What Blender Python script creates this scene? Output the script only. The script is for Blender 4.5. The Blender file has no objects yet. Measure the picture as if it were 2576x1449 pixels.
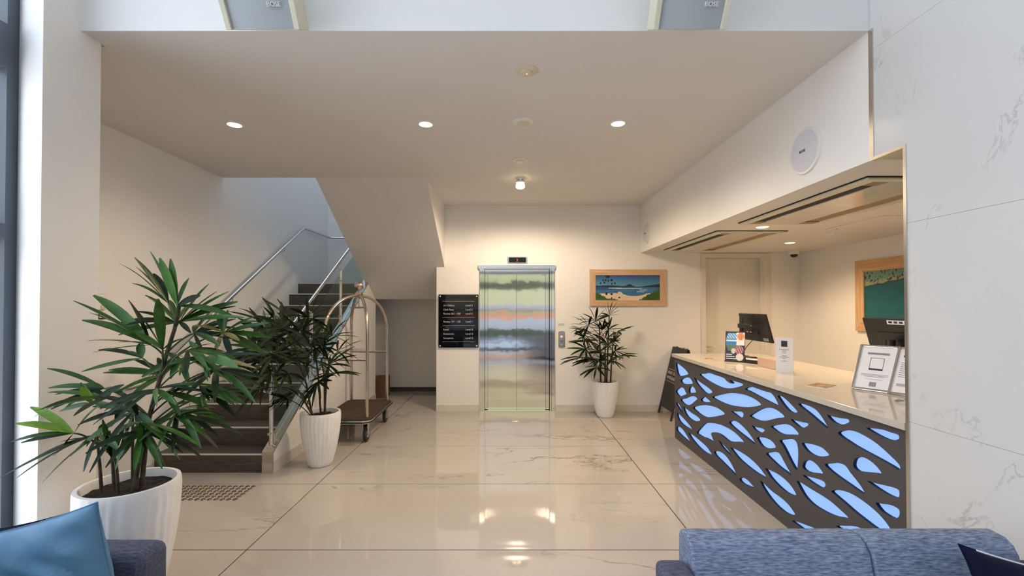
import bpy, bmesh, math, random
from mathutils import Vector, Matrix, noise as mnoise

PI = math.pi
scene = bpy.context.scene
col = scene.collection

# ------------------------------------------------------------------ camera
cam_data = bpy.data.cameras.new('camera')
cam = bpy.data.objects.new('camera', cam_data)
col.objects.link(cam)
FPX = 1130.0
PITCH = math.radians(0.7)
cam_data.sensor_width = 36.0
cam_data.lens = FPX * 36.0 / 2576.0
cam_data.shift_x = 5.0 / 2576.0
cam_data.shift_y = (768 - FPX * math.tan(PITCH) - 724.5) / 2576.0
cam_data.clip_start = 0.02
cam.location = (0, 0, 1.66)
cam.rotation_euler = (PI / 2 + PITCH, 0, 0)
scene.camera = cam

# ------------------------------------------------------------------ world: bright overcast sky
world = bpy.data.worlds.new('sky')
scene.world = world
world.use_nodes = True
wn = world.node_tree.nodes
wl = world.node_tree.links
wn.clear()
wo = wn.new('ShaderNodeOutputWorld')
wb = wn.new('ShaderNodeBackground')
wt = wn.new('ShaderNodeTexCoord')
wsx = wn.new('ShaderNodeSeparateXYZ')
wr = wn.new('ShaderNodeValToRGB')
wl.new(wt.outputs['Generated'], wsx.inputs[0])
wl.new(wsx.outputs['Z'], wr.inputs[0])
wr.color_ramp.elements[0].position = 0.0
wr.color_ramp.elements[0].color = (0.92, 0.95, 1.0, 1)
wr.color_ramp.elements[1].position = 0.8
wr.color_ramp.elements[1].color = (0.62, 0.78, 1.0, 1)
wl.new(wr.outputs[0], wb.inputs[0])
wb.inputs[1].default_value = 4.0
wl.new(wb.outputs[0], wo.inputs[0])

# ------------------------------------------------------------------ colour management
scene.view_settings.view_transform = 'Standard'
scene.view_settings.look = 'None'
scene.view_settings.exposure = 0.0
scene.view_settings.gamma = 1.0
scene.view_settings.use_curve_mapping = False
scene.cycles.use_denoising = True
scene.cycles.max_bounces = 7
scene.cycles.use_adaptive_sampling = True
scene.cycles.adaptive_threshold = 0.08
scene.cycles.diffuse_bounces = 4
scene.cycles.glossy_bounces = 4
scene.cycles.transparent_max_bounces = 12
scene.cycles.sample_clamp_indirect = 6.0
LAMP = 128.0                       # watts of one ceiling downlight
LAMP_COL = (1.0, 0.79, 0.56)


# ------------------------------------------------------------------ materials
def lin(r, g, b):
    f = lambda c: (c / 255 / 12.92) if c / 255 <= 0.04045 else ((c / 255 + 0.055) / 1.055) ** 2.4
    return (f(r), f(g), f(b))


MATS = {}


def mat(name, color, rough=0.5, metal=0.0, var=0.06, vscale=6.0, bump=0.0, bscale=40.0, stretch=(1, 1, 1),
        spec=0.5, coat=0.0, emit=None, estr=0.0, objrand=0.0, color2=None):
    m = bpy.data.materials.new(name)
    m.use_nodes = True
    nt = m.node_tree
    p = nt.nodes['Principled BSDF']
    tc = nt.nodes.new('ShaderNodeTexCoord')
    mp = nt.nodes.new('ShaderNodeMapping')
    mp.inputs['Scale'].default_value = stretch
    nt.links.new(tc.outputs['Object'], mp.inputs[0])
    nz = nt.nodes.new('ShaderNodeTexNoise')
    nz.inputs['Scale'].default_value = vscale
    nz.inputs['Detail'].default_value = 5
    nt.links.new(mp.outputs[0], nz.inputs['Vector'])
    mx = nt.nodes.new('ShaderNodeMix')
    mx.data_type = 'RGBA'
    c = Vector(color)
    if color2 is None:
        a, b = c * (1 - var), c * (1 + var)
    else:
        a, b = c, Vector(color2)
    mx.inputs[6].default_value = (*[min(max(x, 0), 1) for x in a], 1)
    mx.inputs[7].default_value = (*[min(max(x, 0), 1) for x in b], 1)
    rp = nt.nodes.new('ShaderNodeMapRange')
    rp.inputs[1].default_value = 0.3
    rp.inputs[2].default_value = 0.7
    nt.links.new(nz.outputs[0], rp.inputs[0])
    nt.links.new(rp.outputs[0], mx.inputs[0])
    last = mx.outputs[2]
    if objrand:
        oi = nt.nodes.new('ShaderNodeObjectInfo')
        hs = nt.nodes.new('ShaderNodeHueSaturation')
        mr = nt.nodes.new('ShaderNodeMapRange')
        mr.inputs[3].default_value = 1 - objrand
        mr.inputs[4].default_value = 1 + objrand
        nt.links.new(oi.outputs['Random'], mr.inputs[0])
        nt.links.new(mr.outputs[0], hs.inputs['Value'])
        nt.links.new(last, hs.inputs['Color'])
        last = hs.outputs[0]
    nt.links.new(last, p.inputs['Base Color'])
    p.inputs['Roughness'].default_value = rough
    p.inputs['Metallic'].default_value = metal
    p.inputs['Specular IOR Level'].default_value = spec
    p.inputs['Coat Weight'].default_value = coat
    if bump:
        bp = nt.nodes.new('ShaderNodeBump')
        bp.inputs['Strength'].default_value = bump
        bp.inputs['Distance'].default_value = 0.01
        n2 = nt.nodes.new('ShaderNodeTexNoise')
        n2.inputs['Scale'].default_value = bscale
        n2.inputs['Detail'].default_value = 4
        nt.links.new(mp.outputs[0], n2.inputs['Vector'])
        nt.links.new(n2.outputs[0], bp.inputs['Height'])
        nt.links.new(bp.outputs[0], p.inputs['Normal'])
    if emit is not None:
        p.inputs['Emission Color'].default_value = (*emit, 1)
        p.inputs['Emission Strength'].default_value = estr
    MATS[name] = m
    return m


def marble(name, base, vein, rough, scale=0.55, width=0.012, mask=(0.50, 0.66), seed=0.0, vstr=0.75, rot=0.6, tint=None):
    m = bpy.data.materials.new(name)
    m.use_nodes = True
    nt = m.node_tree
    N = nt.nodes.new
    K = nt.links.new
    p = nt.nodes['Principled BSDF']
    tc = N('ShaderNodeTexCoord')
    oi = N('ShaderNodeObjectInfo')
    cmb = N('ShaderNodeVectorMath'); cmb.operation = 'SCALE'
    cmb.inputs[0].default_value = (7.3, 13.1, 5.7)
    K(oi.outputs['Random'], cmb.inputs['Scale'])
    add = N('ShaderNodeVectorMath'); add.operation = 'ADD'
    K(tc.outputs['Object'], add.inputs[0]); K(cmb.outputs[0], add.inputs[1])
    mp = N('ShaderNodeMapping')
    mp.inputs['Location'].default_value = (seed, seed * 2, seed * 3)
    mp.inputs['Rotation'].default_value = (0.3, 0.2, rot)
    mp.inputs['Scale'].default_value = (0.6, 1.5, 1.0)
    K(add.outputs[0], mp.inputs[0])

    def nz(s, d, dist=0.0):
        n = N('ShaderNodeTexNoise')
        n.inputs['Scale'].default_value = s
        n.inputs['Detail'].default_value = d
        n.inputs['Roughness'].default_value = 0.6
        n.inputs['Distortion'].default_value = dist
        K(mp.outputs[0], n.inputs['Vector'])
        return n.outputs[0]

    def ridge(src, w):
        s = N('ShaderNodeMath'); s.operation = 'SUBTRACT'; K(src, s.inputs[0]); s.inputs[1].default_value = 0.5
        a = N('ShaderNodeMath'); a.operation = 'ABSOLUTE'; K(s.outputs[0], a.inputs[0])
        r = N('ShaderNodeMapRange'); K(a.outputs[0], r.inputs[0])
        r.inputs[1].default_value = 0.0; r.inputs[2].default_value = w
        r.inputs[3].default_value = 1.0; r.inputs[4].default_value = 0.0
        return r.outputs[0]

    def rng(src, lo, hi):
        r = N('ShaderNodeMapRange'); K(src, r.inputs[0])
        r.inputs[1].default_value = lo; r.inputs[2].default_value = hi
        return r.outputs[0]

    def mul(a, b):
        r = N('ShaderNodeMath'); r.operation = 'MULTIPLY'; K(a, r.inputs[0])
        if isinstance(b, float): r.inputs[1].default_value = b
        else: K(b, r.inputs[1])
        return r.outputs[0]
    v1 = mul(ridge(nz(scale, 6, 0.6), width), rng(nz(scale * 1.3, 2), *mask))
    v2 = mul(mul(ridge(nz(scale * 2.6, 7, 0.9), width * 1.6), rng(nz(scale * 2.0, 2), mask[0] + 0.06, mask[1] + 0.06)), 0.7)
    mxv = N('ShaderNodeMath'); mxv.operation = 'MAXIMUM'; K(v1, mxv.inputs[0]); K(v2, mxv.inputs[1])
    fac = mul(mxv.outputs[0], vstr)
    cl = N('ShaderNodeMix'); cl.data_type = 'RGBA'
    b = Vector(base)
    t = Vector(tint) if tint else b * 0.93
    cl.inputs[6].default_value = (*b, 1); cl.inputs[7].default_value = (*t, 1)
    K(rng(nz(scale * 1.1, 3), 0.35, 0.7), cl.inputs[0])
    mx = N('ShaderNodeMix'); mx.data_type = 'RGBA'
    K(fac, mx.inputs[0]); K(cl.outputs[2], mx.inputs[6]); mx.inputs[7].default_value = (*vein, 1)
    K(mx.outputs[2], p.inputs['Base Color'])
    p.inputs['Roughness'].default_value = rough
    MATS[name] = m
    return m


def glass(name, tint=(0.96, 0.97, 0.98), gloss=0.07, rough=0.0):
    m = bpy.data.materials.new(name)
    m.use_nodes = True
    nt = m.node_tree
    nt.nodes.clear()
    o = nt.nodes.new('ShaderNodeOutputMaterial')
    t = nt.nodes.new('ShaderNodeBsdfTransparent'); t.inputs[0].default_value = (*tint, 1)
    g = nt.nodes.new('ShaderNodeBsdfGlossy'); g.inputs['Roughness'].default_value = rough
    lw = nt.nodes.new('ShaderNodeLayerWeight'); lw.inputs[0].default_value = 0.5
    pw = nt.nodes.new('ShaderNodeMath'); pw.operation = 'POWER'; pw.inputs[1].default_value = 5.0
    nt.links.new(lw.outputs['Facing'], pw.inputs[0])
    ma = nt.nodes.new('ShaderNodeMath'); ma.operation = 'MULTIPLY_ADD'; ma.inputs[1].default_value = 0.7; ma.inputs[2].default_value = gloss * 0.5
    nt.links.new(pw.outputs[0], ma.inputs[0])
    mx = nt.nodes.new('ShaderNodeMixShader')
    nt.links.new(ma.outputs[0], mx.inputs[0])
    nt.links.new(t.outputs[0], mx.inputs[1]); nt.links.new(g.outputs[0], mx.inputs[2])
    nt.links.new(mx.outputs[0], o.inputs[0])
    MATS[name] = m
    return m


def print_mat(name, rough=0.35):
    m = bpy.data.materials.new(name)
    m.use_nodes = True
    nt = m.node_tree
    p = nt.nodes['Principled BSDF']
    a = nt.nodes.new('ShaderNodeAttribute'); a.attribute_name = 'Col'
    nt.links.new(a.outputs['Color'], p.inputs['Base Color'])
    p.inputs['Roughness'].default_value = rough
    MATS[name] = m
    return m


def brushed(name, base, rough, aniso, wave=0.0, grain=0.0):
    """Brushed steel: the grain runs up and down, so reflections smear sideways."""
    m = bpy.data.materials.new(name)
    m.use_nodes = True
    nt = m.node_tree
    p = nt.nodes['Principled BSDF']
    tc = nt.nodes.new('ShaderNodeTexCoord')
    mp = nt.nodes.new('ShaderNodeMapping'); mp.inputs['Scale'].default_value = (220, 1, 1.2)
    nt.links.new(tc.outputs['Object'], mp.inputs[0])
    nz = nt.nodes.new('ShaderNodeTexNoise'); nz.inputs['Scale'].default_value = 1.0
    nt.links.new(mp.outputs[0], nz.inputs['Vector'])
    mx = nt.nodes.new('ShaderNodeMix'); mx.data_type = 'RGBA'
    mx.inputs[6].default_value = (*(Vector(base) * 0.95), 1)
    mx.inputs[7].default_value = (*(Vector(base) * 1.05), 1)
    nt.links.new(nz.outputs[0], mx.inputs[0])
    nt.links.new(mx.outputs[2], p.inputs['Base Color'])
    p.inputs['Metallic'].default_value = 1.0
    p.inputs['Roughness'].default_value = rough
    p.inputs['Anisotropic'].default_value = aniso
    tg = nt.nodes.new('ShaderNodeTangent'); tg.direction_type = 'UV_MAP'
    nt.links.new(tg.outputs[0], p.inputs['Tangent'])
    gb = None
    if grain:
        m3 = nt.nodes.new('ShaderNodeMapping'); m3.inputs['Scale'].default_value = (700, 0, 0)
        nt.links.new(tc.outputs['Object'], m3.inputs[0])
        n3 = nt.nodes.new('ShaderNodeTexNoise'); n3.inputs['Scale'].default_value = 1.0; n3.inputs['Detail'].default_value = 1
        nt.links.new(m3.outputs[0], n3.inputs['Vector'])
        gb = nt.nodes.new('ShaderNodeBump'); gb.inputs['Strength'].default_value = grain; gb.inputs['Distance'].default_value = 0.01
        nt.links.new(n3.outputs[0], gb.inputs['Height'])
        nt.links.new(gb.outputs[0], p.inputs['Normal'])
    if wave:
        m2 = nt.nodes.new('ShaderNodeMapping'); m2.inputs['Scale'].default_value = (1.7, 1, 1.0)
        nt.links.new(tc.outputs['Object'], m2.inputs[0])
        n2 = nt.nodes.new('ShaderNodeTexNoise'); n2.inputs['Scale'].default_value = 2.6; n2.inputs['Detail'].default_value = 2
        nt.links.new(m2.outputs[0], n2.inputs['Vector'])
        bp = nt.nodes.new('ShaderNodeBump'); bp.inputs['Strength'].default_value = wave; bp.inputs['Distance'].default_value = 0.01
        nt.links.new(n2.outputs[0], bp.inputs['Height'])
        if gb: nt.links.new(gb.outputs[0], bp.inputs['Normal'])
        nt.links.new(bp.outputs[0], p.inputs['Normal'])
    MATS[name] = m
    return m


WALL = mat('wall_paint', (0.85, 0.83, 0.80), 0.6, var=0.012, vscale=3, bump=0.02, bscale=120)
COOLWALL = mat('upper_paint', (0.80, 0.80, 0.79), 0.6, var=0.012, vscale=3)
CEIL = mat('ceiling_paint', (0.74, 0.715, 0.68), 0.7, var=0.012, vscale=2)
FLOOR = marble('floor_porcelain', (0.465, 0.43, 0.395), (0.11, 0.08, 0.06), 0.035, scale=0.5, width=0.010, mask=(0.52, 0.66), vstr=0.7, tint=(0.435, 0.39, 0.35))
GROUT = mat('grout', (0.02, 0.014, 0.01), 0.9)
SKIRT = marble('skirting_marble', (0.72, 0.66, 0.58), (0.35, 0.30, 0.25), 0.2, scale=1.2, width=0.012)
MARBLE = marble('white_marble', (0.66, 0.655, 0.645), (0.10, 0.10, 0.11), 0.16, scale=0.9, width=0.009, mask=(0.52, 0.68), seed=3.1, vstr=0.75, tint=(0.635, 0.635, 0.63))
STEEL = mat('satin_steel', (0.62, 0.60, 0.57), 0.24, 1.0, var=0.05, vscale=3, stretch=(20, 20, 1))
POLISHED = mat('polished_steel', (0.72, 0.71, 0.70), 0.09, 1.0, var=0.03)
LIFT = brushed('lift_steel', (0.80, 0.79, 0.76), 0.075, 1.0, wave=0.15, grain=0.02)
LIFTF = brushed('lift_frame_steel', (0.76, 0.75, 0.72), 0.085, 1.0, grain=0.02)
BRONZE = mat('champagne_steel', (0.60, 0.50, 0.42), 0.26, 1.0, var=0.06, vscale=3, stretch=(20, 20, 1))
STEP = mat('dark_wood_tile', lin(62, 57, 54), 0.42, var=0.3, vscale=5, stretch=(1.2, 14, 14), color2=lin(92, 85, 80))
NOSING = mat('nosing_strip', (0.80, 0.74, 0.66), 0.4)
GLASS = glass('clear_glass')
GREENGLASS = glass('balustrade_glass', (0.80, 0.90, 0.87))
ALU = mat('dark_aluminium', lin(92, 100, 110), 0.45, 0.1)
DARK = mat('charcoal_panel', lin(72, 70, 72), 0.48, var=0.04)
EDGE = mat('blue_edge', lin(10, 20, 52), 0.5, spec=0.2)
GLOW = mat('lit_acrylic', (0.10, 0.14, 0.22), 0.5, spec=0.1, emit=(0.29, 0.50, 0.93), estr=0.95)
STONETOP = mat('stone_top', (0.53, 0.495, 0.435), 0.07, var=0.03, vscale=30)
WHITEPLASTIC = mat('white_plastic', (0.80, 0.78, 0.73), 0.35)
IVORY = mat('ivory_plastic', (0.70, 0.62, 0.47), 0.4)
BLACK = mat('black_plastic', (0.012, 0.012, 0.013), 0.35)
MATTEBLACK = mat('matte_black', (0.02, 0.02, 0.021), 0.6)
GLOSSBLACK = mat('black_acrylic', (0.004, 0.004, 0.005), 0.03, var=0.0)
PAPER = mat('paper', (0.82, 0.82, 0.86), 0.6, var=0.01)
INK = mat('ink', (0.03, 0.03, 0.04), 0.6)
GREYINK = mat('grey_ink', (0.25, 0.25, 0.28), 0.6)
WHITEINK = mat('white_ink', (0.66, 0.66, 0.66), 0.5)
SIGNINK = mat('tan_ink', (0.62, 0.55, 0.44), 0.5)
OAK = mat('pale_oak', lin(196, 156, 116), 0.5, vscale=3, stretch=(1, 12, 12), color2=lin(220, 186, 148))
OAKV = mat('pale_oak_upright', lin(196, 156, 116), 0.5, vscale=3, stretch=(12, 12, 1), color2=lin(220, 186, 148))
PRINT = print_mat('printed_picture', 0.25)
POT = mat('white_ceramic', (0.87, 0.865, 0.86), 0.32, var=0.03, vscale=8, bump=0.12, bscale=14, stretch=(3, 3, 0.8))
SOIL = mat('potting_soil', (0.009, 0.007, 0.006), 0.9, bump=1.0, bscale=60)
LEAF = mat('palm_leaf', lin(34, 66, 18), 0.38, var=0.2, vscale=20, spec=0.35, objrand=0.25, color2=lin(56, 94, 28))
LEAFMID = mat('palm_leaf_mid', lin(46, 86, 20), 0.36, var=0.2, vscale=20, spec=0.4, objrand=0.2, color2=lin(64, 112, 36))
LEAFDARK = mat('palm_leaf_dark', lin(20, 38, 16), 0.5, spec=0.2, var=0.2, vscale=20, objrand=0.3, color2=lin(34, 48, 28))
LEAFLIME = mat('palm_leaf_new', lin(92, 132, 30), 0.4, var=0.2, vscale=20, color2=lin(124, 160, 44))
LEAFYEL = mat('palm_leaf_aged', lin(92, 92, 40), 0.4, vscale=16, color2=lin(150, 120, 50))
CANE = mat('palm_cane', lin(42, 32, 24), 0.75, vscale=30, color2=lin(82, 68, 48), bump=0.5, bscale=50)
PETIOLE = mat('palm_petiole', lin(52, 72, 36), 0.5)
SOFA = mat('blue_grey_melange', lin(82, 93, 118), 0.9, vscale=16, stretch=(2.2, 9, 14), color2=lin(150, 161, 184), bump=0.2, bscale=60, spec=0.2)
SOFADARK = mat('dark_grey_melange', lin(62, 66, 82), 0.9, vscale=16, stretch=(2.2, 9, 14), color2=lin(98, 102, 122), bump=0.25, bscale=30, spec=0.2)
BLUEFAB = mat('blue_satin', lin(82, 124, 156), 0.55, var=0.06, vscale=4, spec=0.4)
NAVY = mat('navy_fabric', lin(10, 12, 44), 0.8, var=0.1, spec=0.2)
CARPET = mat('trolley_carpet', lin(78, 64, 58), 0.95, var=0.2, vscale=150, spec=0.1, bump=0.4, bscale=200)
RUBBER = mat('rubber', (0.02, 0.02, 0.02), 0.6)
GRILLE = mat('speaker_grille', lin(168, 174, 178), 0.6, var=0.05, vscale=200)
ROUNDGRILLE = mat('round_grille', lin(214, 214, 222), 0.6, var=0.04, vscale=200)
STUD = mat('stud_steel', (0.22, 0.17, 0.12), 0.2, 1.0, var=0.05)
CREAM = mat('cream_plastic', lin(214, 210, 186), 0.4)
LAMPGLOW = mat('lamp_lens', (1, 0.85, 0.6), 0.4, emit=(1.0, 0.78, 0.46), estr=6.0)
REDLED = mat('red_led', (0.5, 0.05, 0.03), 0.4, emit=(1.0, 0.12, 0.08), estr=0.35)
ORANGELED = mat('orange_led', (0.9, 0.4, 0.2), 0.4, emit=(1.0, 0.45, 0.25), estr=0.9)
SLOT = mat('dark_slot', (0.006, 0.005, 0.005), 0.7)
SLOTGREY = mat('louvre_tan', lin(150, 128, 100), 0.6)
DOORP = mat('door_paint', (0.74, 0.70, 0.63), 0.5, var=0.012)
CARD = mat('cardboard', lin(104, 76, 54), 0.9)
COPPER = mat('rose_acrylic', (0.62, 0.46, 0.36), 0.12, 0.25)
ASPHALT = mat('asphalt', (0.05, 0.05, 0.075), 0.8)
PAVING = mat('paving', (0.34, 0.34, 0.37), 0.8)
FACADE = mat('cream_render', (0.46, 0.42, 0.24), 0.8)
HEDGE = mat('flower_hedge', (0.60, 0.20, 0.09), 0.9, color2=(0.62, 0.30, 0.17))
OLIVE = mat('shaded_verandah', (0.06, 0.065, 0.035), 0.9)  # verandah shade put into the colour, as a dark band for the lift reflection
TREES = mat('sunny_foliage', (0.42, 0.38, 0.20), 0.9)  # sunlit look of the trees put into the colour
LOWWALL = mat('white_garden_wall', (0.42, 0.42, 0.43), 0.8)
MATFIB = mat('mat_fibre', (0.035, 0.03, 0.045), 0.95)
MGROUT = mat('pale_grout', (0.40, 0.39, 0.37), 0.9)


# ------------------------------------------------------------------ helpers
ORIG = {}


class MB:
    def __init__(self):
        self.v = []
        self.f = []

    def add(self, vs, fs):
        n = len(self.v)
        self.v += [Vector(p) for p in vs]
        self.f += [[i + n for i in f] for f in fs]
        return self

    def box(self, x0, x1, y0, y1, z0, z1):
        vs = [(x, y, z) for z in (z0, z1) for y in (y0, y1) for x in (x0, x1)]
        return self.add(vs, [(0, 2, 3, 1), (4, 5, 7, 6), (0, 1, 5, 4), (2, 6, 7, 3), (0, 4, 6, 2), (1, 3, 7, 5)])

    def prism(self, poly, axis, a0, a1):
        """poly: 2D points; axis 'x': (y,z), 'y': (x,z), 'z': (x,y)."""
        def mk(p, a):
            return {'x': (a, p[0], p[1]), 'y': (p[0], a, p[1]), 'z': (p[0], p[1], a)}[axis]
        n = len(poly)
        vs = [mk(p, a0) for p in poly] + [mk(p, a1) for p in poly]
        fs = [list(range(n))[::-1], list(range(n, 2 * n))] + [(i, (i + 1) % n, n + (i + 1) % n, n + i) for i in range(n)]
        return self.add(vs, fs)

    def tube(self, pts, r, n=10, caps=True):
        pts = [Vector(p) for p in pts]
        rs = r if isinstance(r, (list, tuple)) else [r] * len(pts)
        vs, fs = [], []
        ref = None
        for i, p in enumerate(pts):
            t = (pts[min(i + 1, len(pts) - 1)] - pts[max(i - 1, 0)]).normalized()
            if ref is None:
                ref = t.orthogonal().normalized()
            ref = (ref - t * ref.dot(t))
            ref = ref.normalized() if ref.length > 1e-6 else t.orthogonal().normalized()
            b = t.cross(ref)
            for k in range(n):
                a = 2 * PI * k / n
                vs.append(p + (ref * math.cos(a) + b * math.sin(a)) * rs[i])
        for i in range(len(pts) - 1):
            for k in range(n):
                fs.append((i * n + k, i * n + (k + 1) % n, (i + 1) * n + (k + 1) % n, (i + 1) * n + k))
        if caps:
            fs.append(list(range(n))[::-1])
            fs.append([(len(pts) - 1) * n + k for k in range(n)])
        return self.add(vs, fs)

    def lathe(self, prof, n=32, c=(0, 0, 0), axis='z', fn=None):
        """prof: (r, h) from one end to the other."""
        vs, fs = [], []
        for (r, h) in prof:
            for k in range(n):
                a = 2 * PI * k / n
                rr = r * (fn(a, h) if fn else 1)
                x, y = rr * math.cos(a), rr * math.sin(a)
                p = {'z': (x, y, h), 'y': (x, h, y), 'x': (h, x, y)}[axis]
                vs.append((p[0] + c[0], p[1] + c[1], p[2] + c[2]))
        for i in range(len(prof) - 1):
            for k in range(n):
                fs.append((i * n + k, i * n + (k + 1) % n, (i + 1) * n + (k + 1) % n, (i + 1) * n + k))
        fs.append(list(range(n))[::-1])
        fs.append([(len(prof) - 1) * n + k for k in range(n)])
        return self.add(vs, fs)

    def move(self, M):
        self.v = [M @ p for p in self.v]
        return self

    def mesh(self, name, m, off=Vector((0, 0, 0)), smooth=False):
        me = bpy.data.meshes.new(name)
        me.from_pydata([tuple(p - off) for p in self.v], [], self.f)
        me.update()
        b = bmesh.new(); b.from_mesh(me)
        bmesh.ops.recalc_face_normals(b, faces=b.faces)
        b.to_mesh(me); b.free()
        if m:
            me.materials.append(m)
        if smooth:
            for p in me.polygons:
                p.use_smooth = True
            try:
                me.set_sharp_from_angle(angle=math.radians(42))
            except Exception:
                pass
        return me

    def build(self, name, m, parent=None, smooth=False, bevel=0.0, seg=2, loc=None):
        """One mesh object. Points are in the parent's own frame of reference (world minus its origin)."""
        off = ORIG.get(parent.name, Vector((0, 0, 0))) if parent else Vector(loc or (0, 0, 0))
        me = self.mesh(name, m, off, smooth)
        o = bpy.data.objects.new(name, me)
        col.objects.link(o)
        if parent:
            o.parent = parent
            ORIG[o.name] = off
        else:
            o.location = off
            ORIG[o.name] = off
        if bevel:
            bv = o.modifiers.new('bevel', 'BEVEL')
            bv.width = bevel; bv.segments = seg; bv.limit_method = 'ANGLE'; bv.angle_limit = math.radians(40)
        return o


def B(*a):
    return MB().box(*a)


def tag(o, label=None, cat=None, group=None, kind=None):
    if label: o['label'] = label
    if cat: o['category'] = cat
    if group: o['group'] = group
    if kind: o['kind'] = kind
    return o


def thing(name, label, cat, loc, group=None, rz=0.0, local=False):
    o = bpy.data.objects.new(name, None)
    o.empty_display_size = 0.1
    col.objects.link(o)
    o.location = loc
    o.rotation_euler = (0, 0, rz)
    ORIG[o.name] = Vector((0, 0, 0)) if local else Vector(loc)
    return tag(o, label, cat, group)


def struct(name, mb, m, parent=None, bevel=0.0, smooth=False):
    o = mb.build(name, m, parent, smooth, bevel)
    if not parent:
        o['kind'] = 'structure'
    return o


def copy_tree(o, parent=None):
    c = o.copy()
    col.objects.link(c)
    c.parent = parent
    for ch in [x for x in o.children]:
        copy_tree(ch, c)
    return c


def text(body, size, m, parent, M, name='lettering', align='LEFT', depth=0.0008):
    cu = bpy.data.curves.new(name, 'FONT')
    cu.body = body
    cu.size = size
    cu.align_x = align
    cu.extrude = depth
    cu.resolution_u = 3
    ob = bpy.data.objects.new('tmp', cu)
    col.objects.link(ob)
    dg = bpy.context.evaluated_depsgraph_get()
    me = bpy.data.meshes.new_from_object(ob.evaluated_get(dg))
    bpy.data.objects.remove(ob)
    me.transform(M)
    off = ORIG.get(parent.name, Vector((0, 0, 0)))
    me.transform(Matrix.Translation(-off))
    me.materials.clear(); me.materials.append(m)
    o = bpy.data.objects.new(name, me)
    col.objects.link(o)
    o.parent = parent
    ORIG[o.name] = off
    return o


def facing(x, y, z):
    """Text frame on a wall that faces the camera (-Y)."""
    return Matrix.Translation((x, y, z)) @ Matrix.Rotation(PI / 2, 4, 'X')


def picture(name, fn, nx, ny, p0, u, v, m, parent, thick):
    """A printed sheet: colours come from fn(s, t); thick is a vector to its back."""
    p0, u, v, thick = Vector(p0), Vector(u), Vector(v), Vector(thick)
    vs = [p0 + u * (i / nx) + v * (j / ny) for j in range(ny + 1) for i in range(nx + 1)]
    fs = [(j * (nx + 1) + i, j * (nx + 1) + i + 1, (j + 1) * (nx + 1) + i + 1, (j + 1) * (nx + 1) + i) for j in range(ny) for i in range(nx)]
    n = len(vs)
    c = [p0 + thick, p0 + u + thick, p0 + u + v + thick, p0 + v + thick]
    k = [0, nx, (ny + 1) * (nx + 1) - 1, ny * (nx + 1)]
    vs += c
    fs += [(n + 3, n + 2, n + 1, n)] + [(k[i], n + i, n + (i + 1) % 4, k[(i + 1) % 4]) for i in range(4)]
    off = ORIG.get(parent.name, Vector((0, 0, 0)))
    me = bpy.data.meshes.new(name)
    me.from_pydata([tuple(Vector(p) - off) for p in vs], [], fs)
    ca = me.color_attributes.new('Col', 'FLOAT_COLOR', 'POINT')
    for j in range(ny + 1):
        for i in range(nx + 1):
            ca.data[j * (nx + 1) + i].color = (*fn(i / nx, j / ny), 1)
    me.materials.append(m)
    o = bpy.data.objects.new(name, me)
    col.objects.link(o)
    o.parent = parent
    ORIG[o.name] = off
    return o


def catmull(pts, k=4):
    out = []
    n = len(pts)
    for i in range(n):
        p0, p1, p2, p3 = [Vector(pts[(i + d) % n]) for d in (-1, 0, 1, 2)]
        for s in range(k):
            t = s / k
            out.append(0.5 * ((2 * p1) + (p2 - p0) * t + (2 * p0 - 5 * p1 + 4 * p2 - p3) * t * t + (3 * p1 - p0 - 3 * p2 + p3) * t ** 3))
    return out


def bez(a, b, c, n=8):
    a, b, c = Vector(a), Vector(b), Vector(c)
    return [a * (1 - t) ** 2 + b * 2 * t * (1 - t) + c * t * t for t in [i / n for i in range(n + 1)]]


def uv_flat(o):
    """u along x, v along z, so that the brushed grain has a direction."""
    me = o.data
    uv = me.uv_layers.new(name='UVMap')
    for p in me.polygons:
        for li in p.loop_indices:
            c = me.vertices[me.loops[li].vertex_index].co
            uv.data[li].uv = (c.x, c.z)


# ------------------------------------------------------------------ the setting: main dimensions (metres)
XL = -3.53          # stair wall
XR = 2.056          # marble wall, bulkhead and desk front line
XRR = 4.55          # far wall of the reception area
YB = 7.06           # lift wall
YS = 8.70           # wall behind the landing
ZC = 3.23           # lobby ceiling
ZR = 2.485          # reception ceiling
YF = 2.551          # front edge of the low ceiling
ZT = 6.0            # top of the double-height part
YE = -3.6           # glazed entrance front
XW = -2.77          # side glazing

# floor: dark bed with large porcelain slabs as its pieces
fl = struct('floor', B(XL, XRR, YE, YS, -0.12, -0.004), GROUT)
xs = [-4.89, -1.79, 1.312, 4.414, 7.5]
ys = [3.07 + 1.125 * k for k in range(-6, 6)]
for j in range(len(ys) - 1):
    for i in range(len(xs) - 1):
        x0, x1 = max(xs[i] + 0.004, XL), min(xs[i + 1] - 0.004, XRR)
        y0, y1 = max(ys[j] + 0.004, YE), min(ys[j + 1] - 0.004, YS)
        if y1 < 2.5:
            x0, x1 = max(x0, XW), min(x1, XR)
        if x1 - x0 < 0.05 or y1 - y0 < 0.05:
            continue
        t = MB().box(x0, x1, y0, y1, -0.02, 0.0).build('floor_tile', FLOOR, fl, bevel=0.0015, seg=1)

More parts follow.
